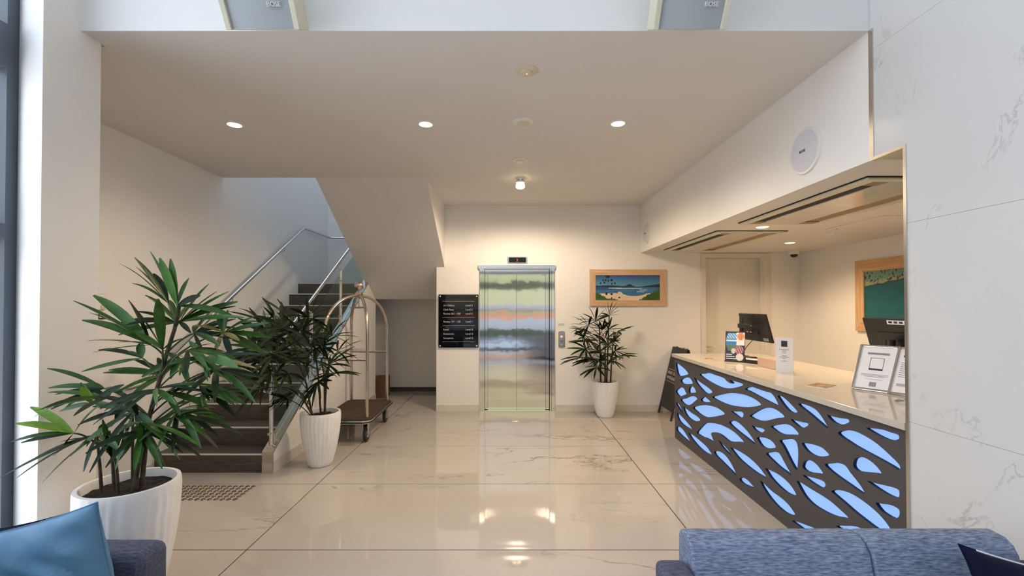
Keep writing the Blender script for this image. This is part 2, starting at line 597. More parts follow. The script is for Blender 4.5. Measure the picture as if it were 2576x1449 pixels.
# walls
struct('wall_back', MB()
       .box(-1.156, -0.45, YB, YB + 0.16, 0, 2.262)
       .box(-1.03, -0.45, YB, YB + 0.16, 2.262, ZC)
       .box(-0.45, 0.672, YB, YB + 0.16, 2.25, ZC)
       .box(0.672, 3.078, YB, YB + 0.16, 0, ZC)
       .box(3.078, 3.98, YB, YB + 0.16, 2.411, ZC)
       .box(3.98, XRR + 0.15, YB, YB + 0.16, 0, ZC), WALL)
struct('wall_recess', MB().box(-1.156, -1.02, YB + 0.16, YS, 0, 1.77).box(-1.03, -0.9, YB + 0.16, YS, 1.77, ZT), WALL)
struct('wall_landing', B(XL - 0.15, -0.9, YS, YS + 0.15, 0, ZT), WALL)
struct('wall_stair', B(XL - 0.15, XL, 2.68, YS, 0, ZT), WALL)
struct('wall_column', MB().prism([(-2.456, 2.346), (-2.456, 2.68), (XL - 0.15, 2.68), (XL - 0.15, 2.50), (-2.75, 2.50)], 'z', 0, ZT), WALL)
struct('wall_upper', B(-2.456, XR + 0.16, YF, YF + 0.16, ZC, ZT), COOLWALL)
struct('ceiling', MB().box(XL, XR, YF + 0.16, 5.506, ZC, ZC + 0.2).box(-2.456, XR, YF, YF + 0.16, ZC - 0.0002, ZC)
       .box(-1.03, XR + 0.1, 5.506, YB + 0.16, ZC, ZC + 0.2), CEIL)
struct('wall_shaft', MB().box(XL, -0.9, 5.30, 5.506, ZC + 0.2, ZT).box(-1.03, -0.9, 5.506, YB + 0.16, ZC + 0.2, ZT), WALL)
struct('stair_light_cover', B(-2.5, -0.9, 5.506, YS, ZT - 0.02, ZT), CEIL)  # unseen cover, added to narrow the skylight and dim the stair wall
struct('wall_bulkhead', B(XR, XR + 0.14, YF, YB, ZR, ZC), WALL)
struct('ceiling_reception', MB().box(XR + 0.14, XRR, 1.9, YB, ZR, ZR + 0.2).box(XR, XR + 0.14, YF - 0.22, YB, ZR - 0.0002, ZR), CEIL)
struct('wall_reception', MB().box(XRR, XRR + 0.15, 1.9, YB, 0, ZC).box(XR + 0.12, XRR, 1.78, 1.9, 0, ZC), WALL)
struct('ceiling_lobby', B(XW, XR + 0.16, YE, YF + 0.16, ZT, ZT + 0.2), COOLWALL)

# marble side wall: backing with polished panels as its pieces
wr_ = struct('wall_right', MB().box(XR + 0.02, XR + 0.16, YE, 2.322, 0, ZT).box(XR + 0.02, XR + 0.16, 2.322, YF, ZR + 0.008, ZT), MGROUT)
zj = [0.0, 1.06, 2.085, 3.11, 4.135, 5.16, ZT]
for k in range(len(zj) - 1):
    for (y0, y1) in ((-3.6, -0.9), (-0.897, 2.32)):
        m = MB()
        z0, z1 = zj[k] + 0.0006, zj[k + 1] - 0.0006
        if y1 > 2 and z1 > ZR:
            if z0 < ZR:
                m.prism([(y0, z0), (y1, z0), (y1, ZR + 0.01), (YF - 0.002, ZR + 0.01), (YF - 0.002, z1), (y0, z1)], 'x', XR, XR + 0.02)
            else:
                m.box(XR, XR + 0.02, y0, YF - 0.002, z0, z1)
        else:
            m.box(XR, XR + 0.02, y0, y1, z0, z1)
        m.build('marble_panel', MARBLE, wr_)
# steel edge trims of the opening
struct('trim_1', B(XR - 0.006, XR + 0.03, YF - 0.028, YF + 0.002, ZR - 0.004, ZC), STEEL)
struct('trim_2', B(XR - 0.006, XR + 0.16, 2.318, YF - 0.028, ZR - 0.004, ZR + 0.012), STEEL)
struct('trim_3', B(XR - 0.006, XR + 0.16, 2.318, 2.336, 0, ZR - 0.004), STEEL)
# skirtings
struct('baseboard_back', MB().box(-1.156, -0.475, YB - 0.012, YB, 0, 0.102).box(0.698, 3.0, YB - 0.012, YB, 0, 0.102), SKIRT)
struct('baseboard_recess', MB().box(XL, -1.156, YS - 0.012, YS, 0, 0.08), DARK)
struct('baseboard_stair', B(XL, XL + 0.012, 2.68, 4.46, 0, 0.102), SKIRT)

# side glazing by the column, and the entrance front behind the camera
w1 = struct('window_1', MB().box(XW - 0.08, XW + 0.02, 2.44, 2.50, 0, ZT).box(XW - 0.08, XW + 0.02, -0.60, -0.54, 0, ZT)
            .box(XW - 0.08, XW + 0.02, YE, YE + 0.06, 0, ZT)
            .box(XW - 0.08, XW + 0.02, YE, 2.44, 2.03, 2.105).box(XW - 0.08, XW + 0.02, YE, 2.44, 2.96, 3.20)
            .box(XW - 0.08, XW + 0.02, YE, 2.44, 0, 0.08).box(XW - 0.08, XW + 0.02, YE, 2.44, ZT - 0.1, ZT), ALU)
for (y0, y1) in ((-0.54, 2.44), (YE + 0.06, -0.60)):
    for (z0, z1) in ((0.08, 2.03), (2.105, 2.96), (3.20, ZT - 0.1)):
        B(XW - 0.036, XW - 0.026, y0, y1, z0, z1).build('pane', GLASS, w1)
w2 = struct('window_2', MB().box(XW, XR, YE - 0.08, YE, 2.9, 3.0)
            .box(XW - 0.08, -2.54, YE - 0.08, YE, 0, 2.9).box(-0.95, -0.89, YE - 0.08, YE, 0, 2.9).box(0.6, 0.66, YE - 0.08, YE, 0, 2.9), ALU)
struct('front_light_block', B(XW - 0.08, XR + 0.16, YE - 0.08, YE, 3.0, ZT), WALL)  # unseen blank wall, added to hold daylight off the upper wall
for (x0, x1) in ((-2.54, -0.95), (-0.89, 0.6), (0.66, XR)):
    for (z0, z1) in ((0.0, 2.9),):
        B(x0, x1, YE - 0.045, YE - 0.035, z0, z1).build('pane', GLASS, w2)

# made-up street bands, added for their reflection in the lift doors and sign
struct('ground', B(-40, 40, -40, YE - 0.08, -0.14, -0.02), PAVING)
struct('road', B(-40, 40, -9.0, -6.0, -0.02, -0.012), ASPHALT)
struct('kerb', B(-40, 40, -6.0, -5.7, -0.02, 0.10), LOWWALL)
struct('reflection_planter', B(-25, 25, -9.9, -9.5, -0.02, 0.34), OLIVE)
struct('reflection_garden_wall', B(-25, 25, -10.4, -10.0, -0.02, 0.95), LOWWALL)
struct('reflection_hedge', B(-25, 25, -10.6, -10.1, 0.95, 1.20), HEDGE)
struct('reflection_house', B(-25, 25, -11.4, -11.0, 0, 2.55), FACADE)
struct('reflection_fascia', B(-25, 25, -11.2, -10.9, 1.42, 1.66), PAVING)
struct('reflection_verandah', B(-25, 25, -11.4, -11.02, 2.55, 2.95), OLIVE)
struct('reflection_mat', B(-1.6, 1.4, -3.4, -2.3, 0.0, 0.012), MATFIB)  # unseen mat, added for the dark band mirrored in the lift doors
struct('reflection_trees', B(-25, 25, -13.0, -12.0, 0, 5.2), TREES)

# ------------------------------------------------------------------ lift
lift = thing('door_1', 'brushed steel two-panel lift door in a steel frame', None, (0.11, YB, 0))
lift['kind'] = 'structure'
for nm, mb in (('architrave', MB().box(-0.475, -0.425, YB - 0.03, YB + 0.02, 0, 2.24).box(0.648, 0.698, YB - 0.03, YB + 0.02, 0, 2.24)),
               ('head', MB().box(-0.495, 0.712, YB - 0.045, YB + 0.02, 2.232, 2.288)),
               ('jamb', MB().box(-0.425, -0.40, YB - 0.012, YB + 0.13, 0, 2.232).box(0.623, 0.648, YB - 0.012, YB + 0.13, 0, 2.232)),
               ('inner_jamb', MB().box(-0.40, -0.352, YB + 0.06, YB + 0.13, 0.02, 2.19).box(0.563, 0.623, YB + 0.06, YB + 0.13, 0.02, 2.19)),
               ('transom', MB().box(-0.40, 0.623, YB + 0.05, YB + 0.13, 2.15, 2.232)),
               ('sill', MB().box(-0.425, 0.648, YB - 0.02, YB + 0.13, -0.018, 0.012))):
    o = mb.build(nm, LIFTF, lift)
    uv_flat(o)
for x0, x1 in ((-0.352, 0.1035), (0.1075, 0.563)):
    o = B(x0, x1, YB + 0.09, YB + 0.13, 0.014, 2.15).build('door_panel', LIFT, lift)
    uv_flat(o)
B(-0.45, 0.672, YB + 0.13, YB + 0.15, -0.01, 2.25).build('shaft_backing', SLOT, lift)

# ------------------------------------------------------------------ reception room door
d2 = thing('door_2', 'plain cream door set back in a wide white frame', None, (3.53, YB, 0))
d2['kind'] = 'structure'
B(3.072, 3.99, YB + 0.161, YB + 0.20, 0, 2.43).build('door_backing', SLOT, d2)  # black board added behind the leaf to stop outside light leaking in
B(3.080, 3.978, YB + 0.11, YB + 0.15, 0.004, 2.408).build('door_leaf', DOORP, d2, bevel=0.002)
MB().box(3.0, 3.075, YB - 0.018, YB, 0, 2.41).box(3.985, 4.10, YB - 0.018, YB, 0, 2.41).box(3.0, 4.10, YB - 0.018, YB, 2.41, 2.478).build('door_frame', DOORP, d2, bevel=0.003)
MB().tube([(3.13, YB + 0.11, 1.0), (3.13, YB + 0.05, 1.0), (3.24, YB + 0.05, 1.0)], 0.010).build('door_handle', STEEL, d2, smooth=True)

# ------------------------------------------------------------------ staircase
RIS, TRD, Y1S = 0.1845, 0.30, 4.477
st = thing('staircase', 'dark wood-look staircase with pale nosing strips beside a white side wall', 'stairs', (-2.95, Y1S, 0))
XS0, XS1 = XL, -2.425
for i in range(11):
    y0 = Y1S + TRD * i
    y1 = y0 + TRD + (0.02 if i < 10 else 0)
    z0 = max(0, RIS * (i - 1))
    if i == 10:
        s = MB().box(XS0, XS1, y0, YS, 1.77, RIS * 11)
    else:
        s = MB().box(XS0, XS1, y0, y1, z0, RIS * (i + 1))
    so = s.build('step', STEP, st)
    B(XS0, XS1, y0 - 0.005, y0 + 0.008, RIS * (i + 1) - 0.012, RIS * (i + 1) + 0.0015).build('nosing', NOSING, so)
B(XS1, -1.156, 7.84, YS, 1.77, RIS * 11).build('landing', WALL, st)
prof = [(4.462, 0), (4.462, 0.20), (7.45, 2.03), (7.87, 2.03), (7.87, 1.77), (7.87, 0)]
MB().prism(prof, 'x', -2.425, -2.353).build('side_wall', WALL, st)
MB().box(-2.353, -2.341, 4.462, 7.87, 0, 0.115).build('skirting', SKIRT, st)
MB().prism([(4.445, 0), (4.445, 0.215), (7.52, 2.10), (7.52, 2.078), (4.462, 0.195), (4.462, 0)], 'x', -2.445, -2.340).build('capping', STEEL, st)
# upper flight: white soffit slab rising back towards the lobby
uf = thing('upper_stair_flight', 'sloping white underside of the upper stair flight by the ceiling', 'stairs', (-1.71, 6.6, 1.77))
slope = (ZC - 1.77) / (5.506 - 7.84)
MB().prism([(7.84, 1.77), (5.506, ZC), (5.506, ZC + 0.25), (7.52, 2.15), (7.84, 2.03)], 'x', -2.393, -1.0302).build('soffit', CEIL, uf)
MB().prism([(5.506, ZC + 0.03), (7.06, 2.2879), (7.06, ZC + 0.1), (5.506, ZC + 0.1)], 'x', -1.10, -1.028).build('side_wall', WALL, uf)
for i in range(7):
    y1 = 7.80 - 0.3 * i
    B(-2.36, -1.06, y1 - 0.3, y1, 2.02 + RIS * i, 2.03 + RIS * (i + 1)).build('step', STEP, uf)

# outlines of the desk cutouts in the panel plane (y, z), metres
DESK_SHAPES = [
    [(5.609,0.943),(5.486,0.933),(5.327,0.904),(5.229,0.869),(5.256,0.851),(5.365,0.823),(5.478,0.798),(5.537,0.804),(5.586,0.856)],
    [(5.459,0.75),(5.365,0.794),(5.256,0.818),(5.177,0.821),(5.126,0.799),(5.101,0.775),(5.213,0.749),(5.338,0.727),(5.422,0.727)],
    [(5.619,0.588),(5.529,0.642),(5.432,0.671),(5.357,0.667),(5.312,0.639),(5.285,0.62),(5.386,0.582),(5.491,0.55),(5.569,0.56)],
    [(5.214,0.679),(5.196,0.71),(5.135,0.742),(5.077,0.736),(5.028,0.714),(5.02,0.689),(5.111,0.668),(5.179,0.648),(5.214,0.655)],
    [(5.462,0.516),(5.34,0.555),(5.215,0.602),(5.095,0.633),(5.013,0.637),(4.981,0.623),(5.046,0.586),(5.147,0.53),(5.251,0.497),(5.369,0.489)],
    [(4.887,0.636),(4.841,0.668),(4.796,0.687),(4.724,0.68),(4.653,0.663),(4.724,0.645),(4.797,0.629),(4.864,0.625)],
    [(5.059,0.85),(4.994,0.837),(4.854,0.818),(4.708,0.8),(4.611,0.777),(4.638,0.756),(4.723,0.734),(4.81,0.739),(4.916,0.768),(5.011,0.805)],
    [(4.915,0.906),(4.808,0.929),(4.692,0.956),(4.528,0.957),(4.363,0.956),(4.303,0.937),(4.244,0.927),(4.199,0.932),(4.221,0.945),(4.25,0.954),(4.131,0.96),(4.025,0.962),(3.999,0.953),(4.056,0.929),(4.165,0.896),(4.28,0.871),(4.401,0.856),(4.542,0.857),(4.707,0.869),(4.838,0.886)],
    [(3.964,0.922),(3.923,0.943),(3.855,0.962),(3.762,0.962),(3.648,0.962),(3.572,0.964),(3.516,0.935),(3.47,0.884),(3.509,0.883),(3.631,0.892),(3.763,0.904),(3.875,0.916)],
    [(4.604,0.723),(4.478,0.767),(4.34,0.809),(4.2,0.841),(4.047,0.864),(3.924,0.872),(3.809,0.867),(3.719,0.846),(3.737,0.83),(3.829,0.799),(3.945,0.769),(4.08,0.743),(4.247,0.719),(4.403,0.711),(4.531,0.714)],
    [(5.096,0.504),(4.966,0.553),(4.812,0.594),(4.668,0.62),(4.519,0.635),(4.404,0.629),(4.345,0.616),(4.38,0.596),(4.494,0.556),(4.628,0.513),(4.755,0.48),(4.889,0.472),(5.015,0.485)],
    [(4.219,0.669),(4.124,0.687),(4.038,0.707),(3.997,0.7),(4.002,0.672),(4.044,0.65),(4.092,0.65),(4.168,0.661)],
    [(3.887,0.708),(3.811,0.755),(3.719,0.804),(3.641,0.832),(3.557,0.848),(3.486,0.846),(3.425,0.833),(3.402,0.82),(3.418,0.809),(3.487,0.788),(3.567,0.756),(3.65,0.726),(3.738,0.705),(3.811,0.699),(3.868,0.702)],
    [(5.611,0.443),(5.56,0.458),(5.502,0.441),(5.445,0.41),(5.389,0.362),(5.464,0.377),(5.551,0.408),(5.601,0.427)],
    [(5.378,0.447),(5.269,0.443),(5.131,0.434),(4.983,0.43),(4.905,0.416),(4.936,0.394),(5.049,0.362),(5.149,0.354),(5.253,0.363),(5.333,0.393)],
    [(5.572,0.333),(5.474,0.323),(5.343,0.305),(5.218,0.281),(5.12,0.247),(5.237,0.234),(5.381,0.231),(5.495,0.245),(5.563,0.279)],
    [(5.604,0.139),(5.564,0.164),(5.476,0.177),(5.382,0.167),(5.291,0.139),(5.169,0.084),(5.256,0.082),(5.401,0.086),(5.535,0.098),(5.595,0.111)],
    [(5.22,0.18),(5.134,0.191),(5.002,0.189),(4.862,0.181),(4.759,0.172),(4.674,0.148),(4.625,0.127),(4.688,0.112),(4.803,0.1),(4.94,0.105),(5.068,0.125),(5.168,0.15)],
    [(4.993,0.251),(4.891,0.336),(4.785,0.406),(4.684,0.437),(4.547,0.468),(4.406,0.488),(4.273,0.494),(4.159,0.489),(4.062,0.471),(3.995,0.448),(4.084,0.425),(4.205,0.389),(4.286,0.376),(4.37,0.383),(4.457,0.388),(4.548,0.377),(4.616,0.358),(4.641,0.335),(4.616,0.308),(4.574,0.269),(4.631,0.267),(4.743,0.262),(4.846,0.247),(4.938,0.244)],
    [(4.255,0.556),(4.214,0.579),(4.147,0.596),(4.082,0.596),(4.009,0.583),(3.928,0.56),(3.86,0.53),(3.804,0.495),(3.814,0.482),(3.871,0.491),(3.969,0.503),(4.083,0.516),(4.192,0.533),(4.243,0.545)],
    [(3.854,0.634),(3.794,0.635),(3.721,0.647),(3.673,0.648),(3.669,0.637),(3.704,0.615),(3.739,0.605),(3.794,0.605),(3.836,0.616)],
    [(3.776,0.554),(3.704,0.575),(3.618,0.589),(3.553,0.582),(3.513,0.556),(3.561,0.532),(3.628,0.51),(3.688,0.502),(3.732,0.513),(3.763,0.533)],
    [(4.471,0.324),(4.408,0.314),(4.335,0.298),(4.276,0.283),(4.213,0.253),(4.264,0.255),(4.335,0.264),(4.408,0.281),(4.452,0.303)],
    [(4.577,0.17),(4.537,0.194),(4.472,0.213),(4.384,0.221),(4.3,0.209),(4.219,0.177),(4.163,0.141),(4.129,0.11),(4.142,0.1),(4.209,0.108),(4.313,0.121),(4.435,0.137),(4.525,0.148)],
    [(4.234,0.324),(4.161,0.336),(4.064,0.343),(3.941,0.343),(3.825,0.331),(3.743,0.312),(3.686,0.291),(3.639,0.27),(3.699,0.259),(3.807,0.253),(3.942,0.259),(4.064,0.272),(4.162,0.297)],
    [(3.645,0.464),(3.595,0.488),(3.537,0.511),(3.49,0.522),(3.459,0.518),(3.414,0.483),(3.37,0.449),(3.318,0.407),(3.385,0.412),(3.476,0.42),(3.562,0.437),(3.62,0.45)],
    [(4.072,0.096),(4.035,0.118),(3.999,0.133),(3.933,0.136),(3.87,0.125),(3.828,0.116),(3.914,0.094),(4.004,0.079),(4.056,0.083)],
    [(3.486,0.961),(3.428,0.966),(3.365,0.949),(3.304,0.924),(3.249,0.897),(3.253,0.887),(3.29,0.875),(3.343,0.877),(3.397,0.899),(3.445,0.928)],
    [(3.234,0.952),(3.18,0.963),(3.119,0.963),(3.053,0.954),(3.003,0.927),(2.967,0.897),(2.931,0.86),(2.967,0.863),(3.042,0.887),(3.126,0.915),(3.188,0.932)],
    [(2.942,0.946),(2.895,0.947),(2.833,0.952),(2.768,0.962),(2.75,0.955),(2.763,0.938),(2.812,0.916),(2.862,0.91),(2.907,0.921)],
    [(2.845,0.855),(2.812,0.877),(2.753,0.897),(2.692,0.904),(2.629,0.898),(2.564,0.885),(2.507,0.865),(2.46,0.844),(2.4,0.812),(2.4,0.782),(2.453,0.79),(2.525,0.799),(2.606,0.807),(2.703,0.818),(2.765,0.83),(2.818,0.841)],
    [(2.619,0.949),(2.568,0.958),(2.506,0.969),(2.455,0.969),(2.41,0.97),(2.399,0.961),(2.402,0.948),(2.431,0.932),(2.472,0.925),(2.523,0.928),(2.577,0.937)],
    [(3.32,0.823),(3.268,0.825),(3.189,0.833),(3.134,0.839),(3.131,0.826),(3.176,0.798),(3.225,0.789),(3.268,0.799),(3.305,0.81)],
    [(3.575,0.7),(3.497,0.733),(3.399,0.765),(3.329,0.773),(3.276,0.761),(3.234,0.734),(3.322,0.708),(3.408,0.685),(3.481,0.68),(3.54,0.689)],
    [(3.461,0.621),(3.4,0.649),(3.322,0.677),(3.277,0.679),(3.252,0.661),(3.241,0.618),(3.241,0.569),(3.25,0.489),(3.258,0.47),(3.28,0.474),(3.332,0.512),(3.385,0.562),(3.425,0.596)],
    [(3.198,0.684),(3.136,0.699),(3.063,0.712),(2.994,0.715),(2.951,0.703),(2.926,0.69),(2.945,0.677),(3.013,0.65),(3.077,0.638),(3.136,0.643),(3.177,0.661)],
    [(3.193,0.523),(3.179,0.556),(3.144,0.583),(3.097,0.593),(3.052,0.587),(3.014,0.57),(2.986,0.545),(3.046,0.528),(3.118,0.507),(3.165,0.504),(3.189,0.513)],
    [(3.19,0.46),(3.138,0.471),(3.072,0.485),(3.002,0.497),(2.969,0.493),(2.965,0.471),(3.003,0.447),(3.053,0.444),(3.119,0.447)],
    [(2.967,0.614),(2.911,0.64),(2.865,0.66),(2.82,0.67),(2.782,0.669),(2.746,0.643),(2.7,0.617),(2.661,0.591),(2.633,0.559),(2.681,0.558),(2.757,0.568),(2.849,0.58),(2.923,0.594)],
    [(2.722,0.702),(2.709,0.738),(2.674,0.761),(2.63,0.77),(2.584,0.764),(2.543,0.747),(2.515,0.721),(2.566,0.708),(2.631,0.688),(2.685,0.675),(2.715,0.684)],
    [(2.613,0.644),(2.558,0.652),(2.492,0.666),(2.434,0.677),(2.406,0.676),(2.4,0.661),(2.404,0.641),(2.43,0.627),(2.476,0.623),(2.536,0.628),(2.585,0.636)],
    [(2.557,0.543),(2.511,0.556),(2.464,0.572),(2.427,0.577),(2.403,0.571),(2.401,0.548),(2.415,0.524),(2.448,0.51),(2.49,0.51),(2.524,0.516)],
    [(3.661,0.341),(3.597,0.346),(3.51,0.355),(3.42,0.352),(3.342,0.336),(3.289,0.31),(3.269,0.286),(3.32,0.267),(3.397,0.259),(3.495,0.271),(3.58,0.293),(3.624,0.315)],
    [(3.732,0.211),(3.681,0.207),(3.573,0.191),(3.462,0.19),(3.367,0.18),(3.306,0.157),(3.282,0.14),(3.337,0.114),(3.407,0.101),(3.497,0.105),(3.582,0.123),(3.654,0.15),(3.709,0.18)],
    [(3.259,0.395),(3.18,0.398),(3.093,0.397),(2.997,0.398),(2.914,0.394),(2.835,0.379),(2.765,0.36),(2.824,0.336),(2.897,0.314),(2.986,0.302),(3.087,0.3),(3.168,0.319),(3.223,0.356)],
    [(2.907,0.463),(2.867,0.488),(2.811,0.506),(2.747,0.517),(2.677,0.516),(2.61,0.507),(2.546,0.491),(2.499,0.471),(2.465,0.448),(2.449,0.431),(2.504,0.4),(2.565,0.4),(2.635,0.408),(2.718,0.42),(2.801,0.438),(2.867,0.451)],
    [(3.318,0.08),(3.241,0.104),(3.163,0.123),(3.083,0.142),(3.013,0.149),(2.958,0.142),(3.051,0.103),(3.15,0.084),(3.234,0.079)],
    [(2.867,0.261),(2.787,0.3),(2.719,0.331),(2.674,0.343),(2.636,0.338),(2.684,0.302),(2.761,0.275),(2.825,0.263)],
    [(2.928,0.158),(2.859,0.185),(2.762,0.204),(2.671,0.206),(2.614,0.189),(2.686,0.159),(2.783,0.145),(2.871,0.142)],
    [(2.612,0.308),(2.544,0.348),(2.479,0.353),(2.426,0.339),(2.406,0.309),(2.471,0.286),(2.545,0.282),(2.59,0.287)],
    [(2.532,0.195),(2.489,0.22),(2.443,0.219),(2.412,0.196),(2.46,0.177),(2.511,0.175)],
]
# fronds of the large palm: hub, then leaflet tips with widths, metres
LARGE_PALM = [
    ((-1.822,2.46,1.656),[(-1.922,2.462,1.92,0.05),(-1.88,2.485,1.918,0.042),(-2.005,2.5,1.961,0.02),(-1.787,2.5,1.811,0.045),(-1.705,2.473,1.713,0.045),(-1.549,2.527,1.595,0.035)]),
    ((-1.931,2.54,1.669),[(-2.021,2.414,1.917,0.04),(-2.098,2.511,1.878,0.022),(-2.053,2.585,1.843,0.045),(-2.219,2.548,1.897,0.012),(-2.179,2.588,1.786,0.02)]),
    ((-1.899,2.58,1.562),[(-1.665,2.484,1.777,0.04),(-1.663,2.552,1.739,0.03),(-1.565,2.501,1.737,0.022),(-1.555,2.565,1.68,0.045),(-1.57,2.572,1.655,0.02),(-1.45,2.451,1.593,0.035),(-1.814,2.555,1.502,0.03)]),
    ((-1.932,2.42,1.446),[(-2.282,2.348,1.683,0.03),(-2.306,2.486,1.715,0.06),(-2.296,2.453,1.619,0.018),(-2.212,2.322,1.582,0.05),(-2.316,2.46,1.466,0.014),(-2.151,2.318,1.416,0.02),(-2.106,2.421,1.461,0.035),(-1.974,2.323,1.687,0.03)]),
    ((-1.838,2.38,1.424),[(-1.769,2.256,1.692,0.055),(-2.063,2.436,1.673,0.042),(-1.942,2.329,1.516,0.04),(-1.68,2.337,1.491,0.03),(-1.789,2.402,1.38,0.03)]),
    ((-2.068,2.53,1.363),[(-2.359,2.577,1.403,0.03),(-2.341,2.46,1.297,0.025),(-2.098,2.552,1.448,0.05),(-2.149,2.525,1.401,0.02)]),
    ((-1.632,2.56,1.502),[(-1.663,2.565,1.61,0.04),(-1.582,2.522,1.633,0.035),(-1.482,2.606,1.593,0.03),(-1.38,2.575,1.558,0.035),(-1.396,2.628,1.47,0.04),(-1.416,2.614,1.371,0.05),(-1.562,2.528,1.37,0.04),(-1.767,2.532,1.544,1.025),(-1.52,2.528,1.461,1.03),(-1.655,2.521,1.397,1.03)]),
    ((-1.678,2.46,1.367),[(-1.442,2.383,1.332,0.055),(-1.351,2.394,1.324,1.03),(-1.336,2.458,1.391,0.02),(-1.809,2.37,1.344,0.03),(-1.586,2.467,1.268,0.022),(-1.626,2.438,1.266,0.022),(-1.632,2.432,1.248,0.02),(-1.771,2.479,1.465,0.03)]),
    ((-1.844,2.52,1.355),[(-1.784,2.506,1.217,0.035),(-2.02,2.47,1.267,0.04),(-1.892,2.509,1.25,0.05),(-1.926,2.526,1.388,0.03)]),
    ((-1.839,2.4,1.198),[(-1.922,2.347,1.186,0.035),(-2.102,2.46,1.119,0.03),(-1.707,2.333,1.088,0.035),(-1.622,2.425,1.116,0.045),(-1.629,2.441,1.186,0.03),(-1.615,2.321,1.267,0.03)]),
    ((-1.726,2.5,1.219),[(-1.642,2.514,1.152,0.04),(-1.493,2.453,1.056,0.04),(-1.459,2.493,1.108,0.04),(-1.472,2.403,1.128,0.035),(-1.64,2.457,1.14,0.03)]),
    ((-1.813,2.44,1.057),[(-1.62,2.383,0.979,0.055),(-1.613,2.514,0.845,0.04),(-1.393,2.35,0.984,0.035),(-1.697,2.453,1.045,0.03),(-1.707,2.471,1.089,0.03),(-1.624,2.495,1.061,0.03)]),
    ((-1.92,2.34,1.051),[(-1.761,2.306,0.961,0.05),(-1.567,2.285,0.941,0.05),(-1.569,2.321,0.864,0.03),(-1.74,2.376,0.846,0.05),(-1.861,2.259,0.87,0.055),(-1.81,2.367,0.815,0.03),(-2.091,2.364,0.97,0.045),(-2.068,2.383,0.841,0.045)]),
    ((-1.967,2.38,1.076),[(-2.048,2.314,1.156,0.045),(-2.075,2.402,1.067,0.035),(-1.975,2.348,1.159,0.03)]),
    ((-2.225,2.3,1.007),[(-2.418,2.202,1.081,-0.055),(-2.428,2.28,1.145,-0.042),(-2.421,2.186,0.997,0.03),(-2.409,2.222,0.982,0.04),(-2.308,2.325,0.914,0.04),(-2.084,2.29,1.149,0.045)]),
    ((-2.181,2.42,1.213),[(-2.422,2.355,1.329,0.025),(-2.415,2.356,1.227,0.03),(-2.358,2.335,1.196,0.025),(-2.349,2.305,1.127,0.03),(-2.429,2.3,1.09,0.025),(-2.41,2.434,1.097,0.03),(-2.342,2.456,1.215,0.04),(-2.043,2.383,1.193,0.03)]),
    ((-2.17,2.34,1.15),[(-2.186,2.295,1.245,-0.05),(-2.054,2.395,1.237,0.045),(-2.225,2.333,1.26,0.03),(-2.312,2.313,1.115,0.03),(-2.019,2.305,1.127,0.03)]),
    ((-2.201,2.4,0.951),[(-2.32,2.398,0.941,0.04),(-2.429,2.432,0.923,0.015),(-2.133,2.389,0.877,0.03),(-2.15,2.387,1.035,0.03)]),
    ((-2.056,2.34,0.862),[(-2.045,2.285,1.001,0.045),(-2.03,2.385,1.029,0.04),(-1.979,2.284,1.002,0.035),(-2.098,2.321,1.072,0.035),(-1.985,2.363,0.948,0.03)]),
    ((-1.861,2.62,1.1),[(-1.673,2.569,1.123,0.03),(-1.748,2.631,1.04,0.03),(-1.898,2.647,0.978,0.03),(-1.95,2.621,1.077,0.03)]),
    ((-2.216,2.58,1.104),[(-2.338,2.594,1.129,0.03),(-2.095,2.544,1.162,0.03),(-2.125,2.567,1.044,0.03),(-2.227,2.542,1.005,0.03),(-2.342,2.6,1.048,0.03)]),
]
MID_HUBS = [
    (-2.263, 4.313, 1.557, -0.441, 0.945),
    (-2.245, 4.631, 1.508, -0.353, 0.675),
    (-2.001, 4.454, 1.534, 0.309, 0.837),
    (-2.33, 4.313, 1.366, -0.318, 0.662),
    (-2.361, 4.701, 1.319, -0.698, 0.678),
    (-2.079, 4.495, 1.334, 0.018, 0.842),
    (-2.455, 4.353, 1.229, -0.746, 0.535),
    (-2.248, 4.289, 1.198, -0.28, 0.43),
    (-2.199, 4.54, 1.15, -0.609, 0.51),
    (-2.041, 4.592, 1.205, 0.15, 0.617),
    (-2.488, 4.38, 1.053, -0.711, 0.052),
    (-2.339, 4.392, 1.012, -0.67, 0.303),
    (-2.323, 4.714, 0.944, -0.842, -0.299),
    (-2.046, 4.515, 1.034, 0.288, 0.043),
    (-1.939, 4.638, 1.242, 0.125, 0.46),
    (-1.809, 4.566, 1.349, 0.442, 0.7),
    (-1.77, 4.625, 1.182, 0.859, 0.456),
    (-1.913, 4.729, 1.025, 0.515, 0.36),
    (-2.251, 4.374, 0.861, -0.645, -0.014),
    (-2.251, 4.739, 0.752, -0.199, -0.385),
    (-1.825, 4.664, 0.951, 0.322, 0.132),
    (-1.971, 4.622, 0.876, 0.044, -0.464),
    (-2.318, 4.706, 0.676, -0.295, -0.811),
    (-2.401, 4.392, 1.497, -0.825, 0.705),
    (-2.19, 4.321, 1.442, -0.146, 1.04),
    (-2.084, 4.463, 1.415, -0.006, 0.495),
    (-2.431, 4.381, 1.13, -0.939, 0.482),
    (-2.256, 4.417, 1.086, -0.449, 0.475),
    (-2.139, 4.543, 1.09, -0.45, 0.242),
    (-2.51, 4.284, 1.179, -1.194, 0.287),
    (-2.382, 4.365, 0.92, -0.937, -0.399),
    (-2.052, 4.71, 1.09, -0.116, 0.457),
    (-1.952, 4.719, 1.13, 0.143, 0.231)]
